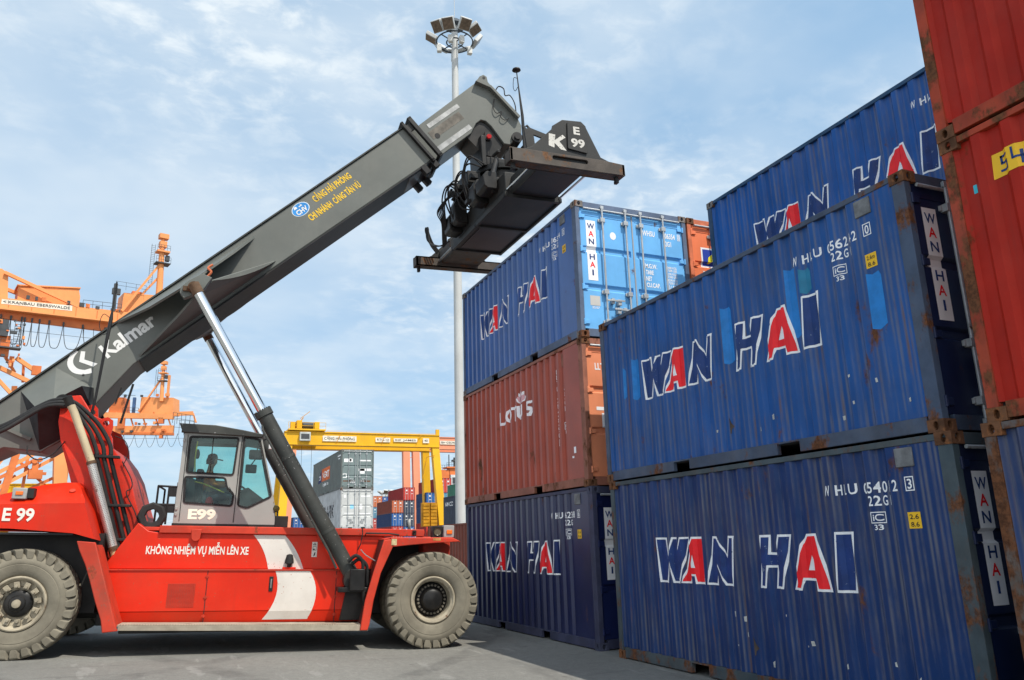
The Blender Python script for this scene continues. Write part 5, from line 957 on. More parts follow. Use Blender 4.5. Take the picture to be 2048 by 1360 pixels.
for sg in (-1, 1): b = len(sj); sj += [((-0.02, 0.175*sg, 0.50), 0.068), ((0.10, 0.245*sg, 0.30), 0.054), ((0.30, 0.195*sg, 0.326), 0.044)]; se += [(2, b), (b, b+1), (b+1, b+2)]
skin_mesh('shirt', sj, se, SHIRT, body)
tj = [((0, 0, 0.07), (0.14, 0.115))]; te = []
for sg in (-1, 1): b = len(tj); tj += [((0.04, 0.10*sg, 0.08), 0.095), ((0.42, 0.13*sg, 0.12), 0.074), ((0.455, 0.13*sg, -0.24), 0.054)]; te += [(0, b), (b, b+1), (b+1, b+2)]
skin_mesh('trousers', tj, te, TROUS, body)
MB().lathe([(0.088, 0.0), (0.094, 0.04), (0.082, 0.09), (0.04, 0.115), (0, 0.12)], (0.012, 0, 0.775), (-0.1, 0, 1), 20).prism([(0.07, 0.785), (0.20, 0.765), (0.20, 0.775), (0.07, 0.80)], -0.07, 0.07).build('cap', CAPM, body)
MB().lathe([(0.083, 0.0), (0.088, 0.07), (0.08, 0.10)], (-0.012, 0, 0.695), (0, 0, 1), 18).build('hair', CAPM, body)
for y in (-0.03, 0.03): MB().lathe([(0, -0.008), (0.008, -0.004), (0.008, 0.004), (0, 0.008)], (0.083, y, 0.762), (1, 0, 0), 8).build('eye', CAPM, body)
MB().box(0.092, 0.102, -0.022, 0.022, 0.700, 0.706).build('mouth', M('lips', (0.28, 0.10, 0.08), 0.5), body)

# ------------------------------------------------------------------ floodlight masts
MASTG = M('mast_grey', (0.50, 0.51, 0.50), 0.55, var=0.06, vs=0.8, dirt=0.25, dcol=(0.40, 0.38, 0.34), streak=0.15)
LOUV = M('flood_glass', (0.14, 0.10, 0.07), 0.25, var=0.3, vs=6); RINGM = M('ring_dark', (0.06, 0.075, 0.09), 0.6, var=0.3)
def mast(loc, top, r0_, r1_, rr_, label, n=8):
    m = thing('floodlight_mast', label, 'light mast', loc); N = 5; hs = [top*i/N for i in range(N+1)]; b = MB()
    for i in range(N):
        ra = r0_+(r1_-r0_)*i/N; rb = r0_+(r1_-r0_)*(i+1)/N; b.cyl((0, 0, hs[i]), (0, 0, hs[i+1]+(0.0 if i == N-1 else 0.15)), ra, rb, 20)
    b.build('pole', MASTG, m)
    MB().tube([(0, 0, top), (0, 0, top+2.4)], 0.02, 6).build('lightning_rod', MASTG, m)
    rg = MB()
    for z, q in ((top-1.2, rr_), (top-1.25, rr_*0.45)): rg.tube([(q*math.cos(a), q*math.sin(a), z) for a in [i*math.pi/16 for i in range(33)]], 0.055*rr_/1.4, 6)
    for i in range(4): a = i*math.pi/2+0.4; rg.tube([(0.2*math.cos(a), 0.2*math.sin(a), top-1.22), (rr_*math.cos(a), rr_*math.sin(a), top-1.2)], 0.05*rr_/1.4, 6)
    rg.build('lamp_ring', RINGM, m)
    MB().lathe([(0.0, 0.5), (0.35, 0.42), (0.62, 0.1), (0.66, 0.0), (0.60, -0.02), (0.0, 0.05)], (0, 0, top-0.1), (0, 0, 1), 24).build('head_cap', RINGM, m)
    for i in range(n):
        a = 2*math.pi*(i+0.15+0.22*math.sin(4.7*i))/n; c, s = math.cos(a), math.sin(a); o = Vector((c*rr_*1.30, s*rr_*1.30, top-0.85+0.12*math.sin(3.1*i))); k = rr_/1.4*1.45
        T = Matrix.Translation(o) @ Matrix.Rotation(a, 4, 'Z') @ Matrix.Rotation(R(48+13*math.sin(2.3*i)), 4, 'Y') @ Matrix.Rotation(R(12*math.sin(5.1*i)), 4, 'X')
        f = MB().box(-0.14*k, 0.08*k, -0.32*k, 0.32*k, -0.32*k, 0.32*k, T).build('floodlight', MASTG, m, bev=0.03*k); MB().box(0.081*k, 0.09*k, -0.28*k, 0.28*k, -0.28*k, 0.28*k, T).build('lens', LOUV, f)
        if i % 2 == 0: MB().box(-0.12*k, 0.12*k, -0.12*k, 0.12*k, -0.62*k, -0.22*k, Matrix.Translation((c*rr_*0.86, s*rr_*0.86, top-1.15)) @ Matrix.Rotation(a, 4, 'Z')).build('ballast_box', M('ballast_white', (0.55, 0.55, 0.52), 0.5), m, bev=0.02)
    return m
mast((-29.31, 8.24, 0), 33.6, 0.285, 0.20, 1.14, 'tall pale floodlight mast rising between the boom tip and the three-high stack', 9)
mast((-367.6, 92.6, 0), 27.0, 0.5, 0.3, 3.2, 'tiny distant floodlight mast far behind the yellow gantry', 8)

# ------------------------------------------------------------------ containers farther off
def far_pal(key, col, door=None):
    return dict(wall=M(key+'_far', col, 0.55, var=0.15, streak=0.2, rust=0.06, dirt=0.1), frame=M(key+'_far_frame', tuple(c*0.8 for c in col), 0.6, var=0.2, rust=0.2), door=M(key+'_far_door', door or col, 0.5, var=0.1, rust=0.05), cast=CASTG)
FARROD = M('far_rod', (0.45, 0.46, 0.46), 0.5)
def far_container(label, loc, P, L=CL, H=CH, marks=True, group='far containers stacked across the yard'):
    c = thing('shipping_container', label, 'shipping container', loc, 0, group); Wd = CW; pf = profile(L, 0.30 if L < 7 else 0.40)[0]
    MB().grid([[(x, y, 0.15) for x, y in pf], [(x, y, H-0.07) for x, y in pf]]).build('side_wall', P['wall'], c, ang=15)
    f = MB(); f.box(-L, -0.04, 0.055, Wd, 0.02, H-0.02)
    for ya, yb in ((0, 0.1), (Wd-0.1, Wd)): f.box(-0.12, 0.0, ya, yb, 0, H); f.box(-L, -L+0.1, ya, yb, 0, H); f.box(-L, -0.1, ya, ya+0.07 if ya else 0.07, 0, 0.15); f.box(-L, -0.1, ya, ya+0.07 if ya else 0.07, H-0.08, H-0.005)
    f.box(-0.12, 0, 0.1, Wd-0.1, 0, 0.14); f.box(-0.12, 0, 0.1, Wd-0.1, H-0.12, H); f.build('frame', P['frame'], c)
    for a, b in ((0.11, 1.205), (1.235, Wd-0.11)):
        d = MB().box(-0.06, -0.035, a, b, 0.15, H-0.13)
        for z in (0.55, 1.1, 1.65, 2.2): d.box(-0.04, -0.012, a+0.08, b-0.08, z-0.05, z+0.05)
        D = d.build('door', P['door'], c)
        for y in (a+0.35, b-0.22): MB().box(-0.01, 0.03, y-0.028, y+0.028, 0.08, H-0.06).build('lock_rod', FARROD, D)
        if marks:
            k = Ink().rect(a+0.45, a+0.75, 1.85, 2.12).rect(a+0.42, b-0.25, 1.30, 1.38); k.lay('door_marks', BANWHITE, D, lambda u, v: (-0.008, u, v))
    return c
FGREY = far_pal('slate', (0.135, 0.155, 0.148), (0.17, 0.215, 0.215)); FWHITE = far_pal('pale_grey', (0.46, 0.47, 0.48), (0.52, 0.53, 0.52)); FORG = far_pal('orange', (0.50, 0.13, 0.05), (0.62, 0.17, 0.06)); FTEAL = far_pal('teal_blue', (0.06, 0.20, 0.33), (0.10, 0.28, 0.42))
FRED = far_pal('crimson', (0.34, 0.022, 0.022), (0.55, 0.06, 0.045)); FBLUE = far_pal('deep_blue', (0.02, 0.05, 0.15), (0.035, 0.13, 0.38)); FBR = far_pal('rust_red', (0.23, 0.05, 0.03), (0.55, 0.14, 0.06)); FGRN = far_pal('green', (0.05, 0.20, 0.14)); FSLB = far_pal('slate_blue', (0.055, 0.070, 0.105)); FBROWN = far_pal('brown', (0.20, 0.050, 0.030))
H9 = 2.9
def grey_decor(root, H, pf):
    f = side_fn(pf, 0.004); c = cuts(pf); X0 = -47.0
    Ink().rect(-55.05-X0, -51.55-X0, 1.10, 2.12).lay('logo_panel', M('logo_orange', (0.62, 0.13, 0.03), 0.5), root, f, c); Ink().poly([(-56.6-X0, 1.0), (-55.1-X0, 1.10), (-55.1-X0, 2.12), (-56.3-X0, 1.5)]).lay('logo_panel', M('logo_navy', (0.02, 0.03, 0.12), 0.5), root, f, c)
    k = Ink().text('NEXT', -54.7-X0, -51.9-X0, 1.35, 0.5, 0.03).text('logistics', -54.6-X0, -52.2-X0, 0.70, 0.26, 0.01).text('22', -56.2-X0, -55.5-X0, 1.3, 0.35, 0.02).rect(-1.6, -0.5, 2.45, 2.55).rect(-1.2, -0.6, 2.25, 2.33); k.lay('logo_lettering', BANWHITE, root, side_fn(pf, 0.008), c)
    k = Ink().rect(0.2, 0.85, 1.95, 2.2).rect(1.35, 2.2, 2.02, 2.12).rect(1.3, 2.25, 1.30, 1.48).rect(1.35, 1.75, 1.1, 1.5).frame(0.13, 0.42, 0.80, 1.1, 0.05).rect(0.62, 0.75, 2.0, 2.25).rect(0.7, 1.05, 0.40, 0.50); k.lay('door_marks', BANWHITE, root, door_fn(H, 0.005), (), DCUT)
    Ink().rect(0.15, 1.05, 0.52, 0.60).rect(1.4, 2.2, 0.50, 0.60).lay('rust_band', RUSTY, root, door_fn(H, 0.004), (), DCUT)
def white_decor(root, H, pf):
    Ink().text('SKYLARK', -9.0, -2.6, 0.95, 0.95, 0.02, 0.25).lay('logo_lettering', BLACKP, root, side_fn(pf, 0.004), cuts(pf))
    Ink().rect(0.72, 0.98, 1.45, 1.75).lay('door_label', M('label_sky', (0.25, 0.55, 0.75), 0.5), root, door_fn(H, 0.005), (), DCUT)
    Ink().rect(1.42, 1.62, 1.4, 1.8).rect(1.5, 2.2, 2.3, 2.4).rect(0.25, 0.4, 2.25, 2.45).rect(0.3, 1.0, 1.1, 1.16).rect(1.4, 2.2, 1.05, 1.12).lay('door_marks', BANWHITE, root, door_fn(H, 0.005), (), DCUT)
GN = 'tall containers stacked under the yellow gantry'
container('slate grey container with orange logo square, top of the stack under the yellow gantry', (-47.0, 5.3, 2*H9), FGREY, 12.192, H9, decor=grey_decor, group=GN)
container('pale grey container with blue door label, under the slate grey one', (-47.0, 5.3, H9), FWHITE, 12.192, H9, decor=white_decor, group=GN)
container('pale container lowest under the slate grey one, behind the red machine', (-47.0, 5.3, 0), FWHITE, 12.192, H9, group=GN, rods=False)
far_container('brown container on the ground behind the front fender of the red machine', (-16.2, 6.1, 0), FBROWN, 12.192, marks=False, group=None)
cols = [(-175.4, 38.6, [('rust red', FBR), ('white and green', FTEAL), ('crimson', FRED), ('teal blue', FTEAL), ('orange', FORG)], CL), (-177.6, 41.5, [('orange', FORG), ('crimson', FRED), ('green', FGRN), ('orange', FORG), ('deep blue', FBLUE)], CL),
        (-145.7, 35.4, [('teal', FTEAL), ('crimson', FRED), ('deep blue', FBLUE), ('rust red', FBR)], 12.192), (-147.3, 38.25, [('crimson', FRED), ('deep blue', FBLUE), ('slate blue', FSLB), ('slate blue', FSLB), ('crimson', FRED)], 12.192),
        (-122.9, 35.5, [('orange', FORG), ('crimson', FRED), ('deep blue', FBLUE), ('deep blue', FBLUE)], CL), (-123.7, 38.05, [('teal', FTEAL), ('slate blue', FSLB), ('orange', FORG), ('teal blue', FTEAL), ('crimson', FRED)], 12.192),
        (-94.5, 33.9, [('slate blue', FSLB), ('crimson', FRED), ('slate blue', FSLB), ('green', FGRN)], 12.192), (-161.5, 18.4, [('orange', FORG), ('crimson', FRED), ('deep blue', FBLUE)], CL), (-96.5, 38.5, [('slate blue', FSLB), ('slate blue', FSLB), ('green', FGRN), ('crimson', FRED), ('crimson', FRED)], 12.192)]
wh = ['just right of the slate grey stack', 'second right of the slate grey stack', 'left of the salmon gantry legs', 'behind the salmon gantry legs', 'between the yellow gantry legs', 'right of the yellow gantry legs', 'left of the tall light mast', 'behind the cab of the red machine', 'behind the green one by the mast']
lvn = ['on the ground', 'second level', 'third level', 'fourth level', 'top fifth level']
for (x, y, st_, L), w in zip(cols, wh):
    for lv, (nm, P) in enumerate(st_):
        if lv == 0 and L < 7 and x < -150: pass
        far_container('far %s container %s, %s' % (nm, w, lvn[lv]), (x+rnd.uniform(-.05, .05), y+rnd.uniform(-.04, .04), lv*CH), P, L)
c = far_container('slate blue container with white lettering standing just left of the mast', (-46.7, 17.2, H9), FSLB, 12.192, H9); Ink().text('NMCO', -11.8, -9.6, 2.05, 0.36, 0.03).lay('logo_lettering', BANWHITE, c, side_fn(profile(12.192, 0.40)[0], 0.005), [x for x, y in profile(12.192, 0.40)[0]])
far_container('slate blue container on the ground just left of the mast', (-46.7, 17.2, 0), FSLB, 12.192, H9)

# ------------------------------------------------------------------ gantry cranes
YEL = M('crane_yellow', (0.74, 0.40, 0.012), 0.5, var=0.08, vs=0.3, streak=0.15, dirt=0.1); YEL2 = M('crane_ochre', (0.50, 0.23, 0.01), 0.6, var=0.3, vs=0.8, rust=0.15)
SAL = M('crane_salmon', (0.72, 0.28, 0.16), 0.5, var=0.06, vs=0.3, streak=0.1); SAL2 = M('crane_salmon_dark', (0.60, 0.14, 0.055), 0.5, var=0.1)
ORC = M('crane_orange', (0.80, 0.315, 0.110), 0.5, var=0.09, vs=0.25, streak=0.2, dirt=0.12, dcol=(0.62, 0.22, 0.08)); ORD = M('crane_deep_orange', (0.62, 0.17, 0.05), 0.5, var=0.15, vs=0.3); SIGNW = M('sign_white', (0.72, 0.66, 0.55), 0.5); STL = M('crane_dark_steel', (0.06, 0.065, 0.07), 0.6); TYB = RUBBER
def rails(m, pts, h=1.1, r=0.035, step=1.6):
    P = [Vector(p) for p in pts]
    for a, b in zip(P, P[1:]):
        n = max(1, int((b-a).length/step))
        for i in range(n+1): q = a.lerp(b, i/n); m.tube([q, q+Vector((0, 0, h))], r, 4)
        for k in (0.5, 1.0): m.tube([a+Vector((0, 0, h*k)), b+Vector((0, 0, h*k))], r, 4)
    return m
def rtg(name, label, X, y0, y1, zt, gh, depth, mat, mat2, signs=(), sign_mat=SIGNW, trolley=None, leg=1.25, base=0.0):
    g = thing(name, label, 'gantry crane', (X, 0, base)); zb_ = zt-gh; fz = 4.4
    for dx in (0, -depth):
        m = MB(); m.box(dx-0.55, dx+0.55, y0, y1, zb_, zt); m.box(dx-0.7, dx+0.7, y0, y1, zt-0.12, zt+0.03); m.box(dx-0.7, dx+0.7, y0, y1, zb_-0.03, zb_+0.10); m.build('girder', mat, g)
    for ys, s in ((y0, 1), (y1, -1)):
        for dx, e in ((0, 1.4), (-depth, -1.4)):
            m = MB(); a0 = Vector((dx, ys+s*0.65, zb_)); b0 = Vector((dx+e*0.9, ys-s*0.15, fz)); m.bar(a0, b0, leg, leg*0.85, (1, 0, 0)); m.build('leg', mat, g)
            for q in (-1.1, 1.1): MB().lathe([(0.35, -0.35), (0.75, -0.35), (0.8, 0), (0.75, 0.35), (0.35, 0.35)], (dx+e*0.9+q, ys-s*0.15, 0.8), (0, 1, 0), 20, True).build('tyre', TYB, g)
        m = MB(); m.box(-depth-2.6, 2.6, ys-s*0.15-0.5, ys-s*0.15+0.5, fz-1.2, fz); m.build('sill_beam', mat, g)
        for dx, e in ((0, 1.4), (-depth, -1.4)): MB().box(dx+e*0.9-1.7, dx+e*0.9+1.7, ys-s*0.15-0.45, ys-s*0.15+0.45, 1.2, fz-1.2).build('bogie', mat2, g)
    for (a, b, z0, z1, txt) in signs:
        Ink().rect(a, b, z0, z1).lay('sign', sign_mat, g, lambda u, v: (0.72, u, v))
        if txt: Ink().text(txt, a+0.25, b-0.25, z0+(z1-z0)*0.28, (z1-z0)*0.48, 0.01).lay('sign_lettering', STL, g, lambda u, v: (0.74, u, v))
    return g
G1 = rtg('gantry_crane', 'yellow rubber-tyred gantry crane spanning the slate grey container stack', -118, 10.3, 36.2, 19.75, 2.1, 5.6, YEL, YEL2, ((16.3, 21.8, 18.25, 19.15, 'CẢNG HẢI PHÒNG'), (25.0, 27.5, 18.3, 19.05, 'RTG-12'), (28.1, 32.2, 18.4, 19.0, 'IHI  JAMES'), (33.2, 34.3, 18.3, 19.1, '40')))
m = MB(); m.box(-6.4, 1.0, 10.8, 16.7, 19.9, 20.15); m.box(-5.0, -1.0, 11.8, 15.4, 20.15, 21.3); m.box(-4.5, 0.4, 12.2, 13.0, 20.15, 21.6); m.box(-4.5, 0.4, 15.0, 15.8, 20.15, 21.4); m.box(-0.4, 0.3, 11.2, 11.9, 20.1, 21.3); T_ = m.build('trolley', YEL, G1, bev=0.03); m = MB()
m.cyl((-0.5, 13.2, 20.9), (-0.5, 14.9, 20.9), 0.55, n=16); m.build('hoist_drum', STL, T_); rails(MB(), [(0.95, 10.8, 20.1), (0.95, 16.7, 20.1)], 1.1).build('handrail', YEL, T_)
m = MB(); m.bar((-0.5, 12.9, 21.6), (-0.5, 13.3, 22.2), 0.15, 0.15); m.bar((-0.5, 12.8, 22.0), (-0.5, 14.3, 23.2), 0.09, 0.09); m.build('service_jib', YEL2, T_)
m = MB(); m.box(-0.3, 1.2, 12.6, 14.3, 18.2, 19.6); T2 = m.build('operator_cabin', M('cabin_pale', (0.45, 0.47, 0.45), 0.4), G1, bev=0.05); MB().box(1.2, 1.23, 12.8, 14.1, 18.5, 19.3).build('cabin_window', STL, T2)
for y in (12.0, 13.4, 15.0): MB().tube([(-2, y, 19.8), (-2, y+0.1, 9.0)], 0.03, 4).build('hoist_rope', STL, G1)
m = MB()
for i in range(7):
    for j in range(2): m.box(0.9, 1.6, 33.0+j*1.3, 34.1+j*1.3, 4.45+i*0.55, 4.9+i*0.55)
m.box(0.4, 1.3, 32.9, 35.5, 4.4, 8.3); m.build('generator_housing', YEL2, G1)
m = MB(); m.bar((0.9, 35.2, 16.2), (0.7, 33.9, 15.9), 0.12, 0.12); m.bar((0.7, 33.9, 15.9), (0.9, 33.0, 12.2), 0.12, 0.12); m.build('conduit', YEL2, G1)
for yy in (18.5, 26, 32): MB().tube([(0.75, yy, 18.0), (0.8, yy+0.5, 19.2), (0.75, yy+0.9, 19.6)], 0.05, 5).build('cable', YEL2, G1)
rails(MB(), [(-0.4, 17.2, 19.78), (-0.4, 36.0, 19.78)], 0.35, 0.02, 3.0).build('rail', YEL, G1); MB().box(0.2, 0.6, 35.6, 36.2, 19.7, 20.7).build('end_stop', YEL, G1)
G2 = rtg('gantry_crane', 'salmon pink gantry crane farther back, between the yellow legs and the mast', -150, 15.5, 57.0, 23.8, 2.6, 5.0, SAL, SAL2, ((46.9, 51.0, 22.2, 23.0, 'BH GEORG'),), leg=1.5)
for a, b in ((Vector((0, 39.5, 21.2)), Vector((0.5, 39.7, 4.4))), (Vector((0, 41.6, 21.2)), Vector((0.3, 42.0, 4.4)))): MB().bar(a, b, 1.45, 1.2, (1, 0, 0)).build('inner_leg', SAL, G2)
MB().box(0.0, 1.3, 38.9, 40.9, 4.4, 7.2).build('leg_base', SAL2, G2); MB().lathe([(0.0, -0.15), (1.3, -0.2), (1.35, 0), (1.3, 0.2), (0.0, 0.15)], (1.9, 39.9, 5.6), (0.4, 1, 0), 28).build('cable_reel', M('reel_grey', (0.35, 0.35, 0.33), 0.5), G2)
MB().bar((0.6, 38.9, 18.6), (0.5, 41.3, 19.7), 0.1, 0.1).build('conduit', SAL2, G2)
G3 = rtg('gantry_crane', 'yellow gantry crane seen between the red tower and the cab', -138, -30.5, -13.4, 12.4, 1.8, 5, YEL, YEL2, base=0.5)
m = MB(); m.box(0, 3, -12.9, -11.6, 11.0, 14.0); m.box(0.3, 2.5, -12.6, -9.7, 11.0, 11.9); m.box(0.2, 2.6, -13.2, -11.0, 9.6, 11.0); m.build('trolley', YEL, G3, bev=0.04)
# quay cranes: own plane, u along the jib, z up
def quay_frame(o, u, loc_z=0.0):
    u = Vector(u).normalized(); n = Vector((-u.y, u.x, 0)); return Matrix(((u.x, n.x, 0, o[0]), (u.y, n.y, 0, o[1]), (0, 0, 1, loc_z), (0, 0, 0, 1)))
def pl3(pts, y=0.0): return [(u, y, z) for u, z in pts]
def tower_head(q, u0_, z0, k, mat, flip=1):
    m = MB(); m.cyl((u0_, 0, z0), (u0_-0.15*k, 0, z0+8.2*k), 0.55*k, 0.42*k, 10); m.build('head_tower', mat, q)
    m = MB(); m.box(u0_-1.0*k, u0_+1.0*k, -0.8*k, 0.8*k, z0+7.2*k, z0+7.5*k); m.box(u0_-0.6*k, u0_+0.5*k, -0.5*k, 0.5*k, z0+8.2*k, z0+9.2*k); m.box(u0_-0.75*k, u0_+0.7*k, -0.6*k, 0.6*k, z0+9.7*k, z0+10.5*k); m.cyl((u0_-0.1*k, 0, z0+9.2*k), (u0_-0.1*k, 0, z0+9.7*k), 0.3*k); m.build('sheave_head', mat, q)
    m = MB(); m.box(u0_-1.1*k, u0_+1.2*k, -0.9*k, 0.9*k, z0+5.2*k, z0+5.35*k); rails(m, [(u0_-1.1*k, -0.9*k, z0+5.3*k), (u0_+1.2*k, -0.9*k, z0+5.3*k)], 1.0*k, 0.03*k, 0.6*k); rails(m, [(u0_-1.0*k, -0.8*k, z0+7.5*k), (u0_+1.0*k, -0.8*k, z0+7.5*k)], 0.9*k, 0.03*k, 0.5*k); m.box(u0_+0.5*k, u0_+1.1*k, -0.4*k, 0.3*k, z0+5.9*k, z0+6.8*k); m.build('platform', STL, q)
    m = MB()
    for du_ in (-1.9, -1.35): m.tube([(u0_+du_*k, -0.3*k, z0+1.5*k), (u0_+(du_+0.1)*k, -0.3*k, z0+8.4*k)], 0.035*k, 4)
    for i in range(22): z = z0+(1.6+0.31*i)*k; m.tube([(u0_-1.9*k, -0.3*k, z), (u0_-1.3*k, -0.3*k, z)], 0.025*k, 4)
    m.build('ladder', STL, q)
Q = bpy.data.objects.new('quay_crane', None); COL.objects.link(Q); Q.matrix_world = quay_frame((-121.83, -31.25), (-0.25646, 0.96655)); tag(Q, 'big orange quay crane behind the boom, with white sign along its girder', 'quay crane')
m = MB(); m.prism([(-14, 38.9), (24, 39.95), (24, 37.9), (-14, 37.2)], -0.2, 0.7); m.build('girder', ORC, Q); m = MB(); m.prism([(-14, 37.15), (24, 37.85), (24, 36.3), (-14, 36.2)], 0.3, 1.0); m.build('lower_girder', ORD, Q); MB().prism([(-14, 37.3), (24, 38.02), (24, 37.80), (-14, 37.1)], -0.8, 1.0).build('rail_flange', ORC, Q); MB().prism([(-14, 38.9), (24, 39.95), (24, 37.9), (-14, 37.2)], 4.6, 5.5).build('girder', ORC, Q)
MB().prism([(2.2, 39.0), (2.1, 41.8), (10.3, 42.75), (10.6, 41.5), (10.6, 39.4)], 1.0, 4.5).build('machine_house', ORC, Q); MB().prism([(1.9, 41.8), (10.5, 42.85), (10.5, 43.05), (1.9, 42.0)], 0.8, 4.7).build('house_roof', ORC, Q)
m = MB(); m.bar((0.0, 0.0, 43.3), (10.3, 0.0, 39.6), 0.5, 0.5); m.build('stay_beam', ORC, Q); m = MB(); m.bar((0.9, 3.5, 41.7), (10.3, 4.5, 39.4), 0.5, 0.5); m.build('stay_beam', ORC, Q)
MB().prism([(-4.0, 38.9), (0.9, 39.1), (0.5, 43.3), (-0.4, 43.9), (-4.0, 43.5)], 0.2, 4.8).build('apex_frame', ORC, Q)
MB().prism([(16.7, 39.8), (16.8, 43.2), (24.0, 43.8), (24.0, 39.9)], 0.6, 4.4).build('machine_house', ORC, Q); MB().box(18.2, 19.6, 1, 2, 43.3, 43.9).build('roof_unit', ORD, Q)
tower_head(Q, 22.1, 43.7, 1.02, ORC)
m = MB(); m.bar((16.5, -0.4, 39.8), (21.6, -0.1, 48.6), 0.35, 0.35); m.build('stay_beam', ORC, Q); m = MB(); m.bar((19.6, 0.8, 43.4), (21.7, 0.3, 46.5), 0.3, 0.3); m.build('stay_beam', ORC, Q)
m = MB(); rails(m, [(10.9, -0.2, 39.55), (16.5, -0.2, 39.75)], 1.2, 0.04, 1.4); m.box(15.2, 15.7, 0.0, 0.5, 39.7, 44.4); m.box(15.0, 16.2, 0, 0.6, 42.6, 43.6); rails(m, [(15.4, 0, 43.5), (20.0, 0, 43.5)], 1.3, 0.03, 1.2); m.build('walkway_rail', STL, Q)
Ink().poly([(0.1, 38.32), (9.5, 38.68), (9.45, 39.55), (0.1, 39.05)]).lay('sign', SIGNW, Q, lambda u, v: (u, -0.23, v)); Ink().text('< KRANBAU EBERSWALDE', 0.3, 9.2, 38.50, 0.42, 0.01, 0.0, R(2.6)).lay('sign_lettering', STL, Q, lambda u, v: (u, -0.26, v))
fx_ = [0.3, 1.6, 3.0, 3.4, 4.35, 5.35, 6.65, 8.6, 11.3, 14.5]
for a, b in zip(fx_, fx_[1:]):
    dp_ = 4.2-0.02*(b-a)**2; MB().tube([(a+(b-a)*t, 0.2, 36.5+0.02*a-dp_*(1-(2*t-1)**4)) for t in [i/14 for i in range(15)]], 0.055, 5).build('festoon_cable', STL, Q)
for i in range(len(fx_)): MB().box(fx_[i]-0.12, fx_[i]+0.12, 0.05, 0.35, 36.2, 36.8).build('cable_trolley', STL, Q)
MB().tube([(0, 0.5, 34.7), (24, 0.5, 35.0)], 0.035, 4).build('rope', STL, Q)
m = MB()
for a, b, w in (((-1.0, 36.3), (-1.3, 0.3), 2.2), ((9.9, 19.0), (11.4, 0.3), 1.7)): m.bar((a[0], 0, a[1]), (b[0], 0, b[1]), w, w*0.8, (0, 1, 0))
m.build('portal_leg', ORC, Q)
for a, b, w, mt in (((-2.5, 6.5), (4.5, 18.1), 0.55, ORC), ((2.0, 13.0), (10.2, 18.6), 0.55, ORC), ((4.9, 18.0), (3.3, 9.0), 0.9, ORD), ((3.0, 30.6), (11.0, 25.4), 0.6, ORC), ((1.0, 28.9), (10.0, 25.0), 0.6, ORC), ((-0.5, 10.5), (7.0, 15.4), 0.5, ORD), ((2.8, 11.2), (9.8, 16.0), 0.5, ORC), ((0, 9.6), (11.0, 9.8), 0.9, ORC), ((6.5, 11.0), (11.0, 13.6), 0.45, ORD), ((0.2, 28.0), (9.5, 18.2), 0.5, ORC), ((7.2, 18.6), (7.9, 26.5), 0.6, ORC)):
    MB().bar((a[0], 1.0, a[1]), (b[0], 1.0, b[1]), w, w, (0, 1, 0)).build('brace', mt, Q)
m = MB(); m.box(6.3, 8.1, -0.3, 0.8, 12.6, 13.9); m.box(6.7, 7.5, 0, 0.5, 13.9, 15.0); m.cyl((6.9, -0.2, 15.2), (6.9, 0.6, 15.2), 0.4, n=10); m.cyl((7.6, -0.2, 15.4), (7.6, 0.6, 15.4), 0.35, n=10); m.box(7.9, 8.6, 0, 0.5, 13.2, 13.6); m.build('hoist_gear', ORD, Q)
m = MB(); m.box(0.6, 3.3, -0.8, 0.6, 31.6, 31.8); m.box(-0.6, 1.4, -0.5, 0.8, 33.4, 35.9)
for i in range(11): m.tube([(2.2, -0.5, 32.0+0.38*i), (3.1, -0.5, 32.0+0.38*i)], 0.04, 4)
for u in (2.2, 3.1): m.tube([(u, -0.5, 31.6), (u, -0.5, 36.2)], 0.05, 4)
rails(m, [(0.6, -0.8, 31.8), (3.3, -0.8, 31.8)], 1.1, 0.04, 0.9); m.build('stair', STL, Q)
m = MB(); m.box(0.3, 1.9, 0.0, 0.6, 30.4, 33.6); m.box(-1.0, 0.5, -0.3, 0.5, 31.0, 33.0); m.box(2.1, 2.7, 0.2, 0.6, 28.9, 30.6); m.box(5.2, 6.4, 0.5, 1.2, 28.2, 29.6); m.build('equipment', ORD, Q)
qr = random.Random(5)
for a, b, w, mt in (((-2.0, 27.0), (5.5, 20.5), 0.45, ORC), ((-2.0, 22.0), (9.6, 21.0), 0.5, ORC), ((2.0, 24.5), (8.0, 19.5), 0.35, ORD), ((3.4, 26.5), (3.9, 18.2), 0.7, ORC), ((-1.0, 16.0), (4.6, 16.2), 0.5, ORD), ((6.0, 10.0), (6.4, 18.5), 0.4, ORC), ((1.4, 9.8), (5.0, 13.2), 0.4, ORC), ((5.0, 15.5), (9.4, 11.4), 0.35, ORD), ((0.2, 33.2), (3.2, 28.6), 0.4, ORC), ((4.2, 30.0), (4.4, 27.2), 0.35, ORD), ((-2, 12.0), (3.3, 12.2), 0.45, ORC)):
    MB().bar((a[0], 2.4, a[1]), (b[0], 2.4, b[1]), w, w, (0, 1, 0)).build('brace', mt, Q)
for i in range(26):
    u = qr.uniform(-1.5, 3.6); z = qr.uniform(28.5, 35.8); s = qr.uniform(0.15, 0.5); MB().box(u, u+s*qr.uniform(0.5, 2.2), -0.6, -0.1, z, z+s).build('equipment', (STL, ORD, ORC)[i % 3], Q)
for i in range(16):
    u = qr.uniform(2.5, 23.5); MB().box(u, u+qr.uniform(.2, .7), -0.3, 0.0, 39.6, 39.75+qr.uniform(.1, .5)).build('deck_fitting', (STL, ORD)[i % 2], Q)
for u in (1.0, 4.0, 7.0, 10.0, 13.0, 16.0, 19.0, 22.0): MB().box(u, u+0.12, -0.22, -0.19, 37.9, 39.3).build('stiffener', ORD, Q)
for u in (11.5, 12.9, 14.2): MB().tube([(u, 0.3, 36.4), (u+0.05, 0.3, 34.9)], 0.05, 4).build('cable', STL, Q)
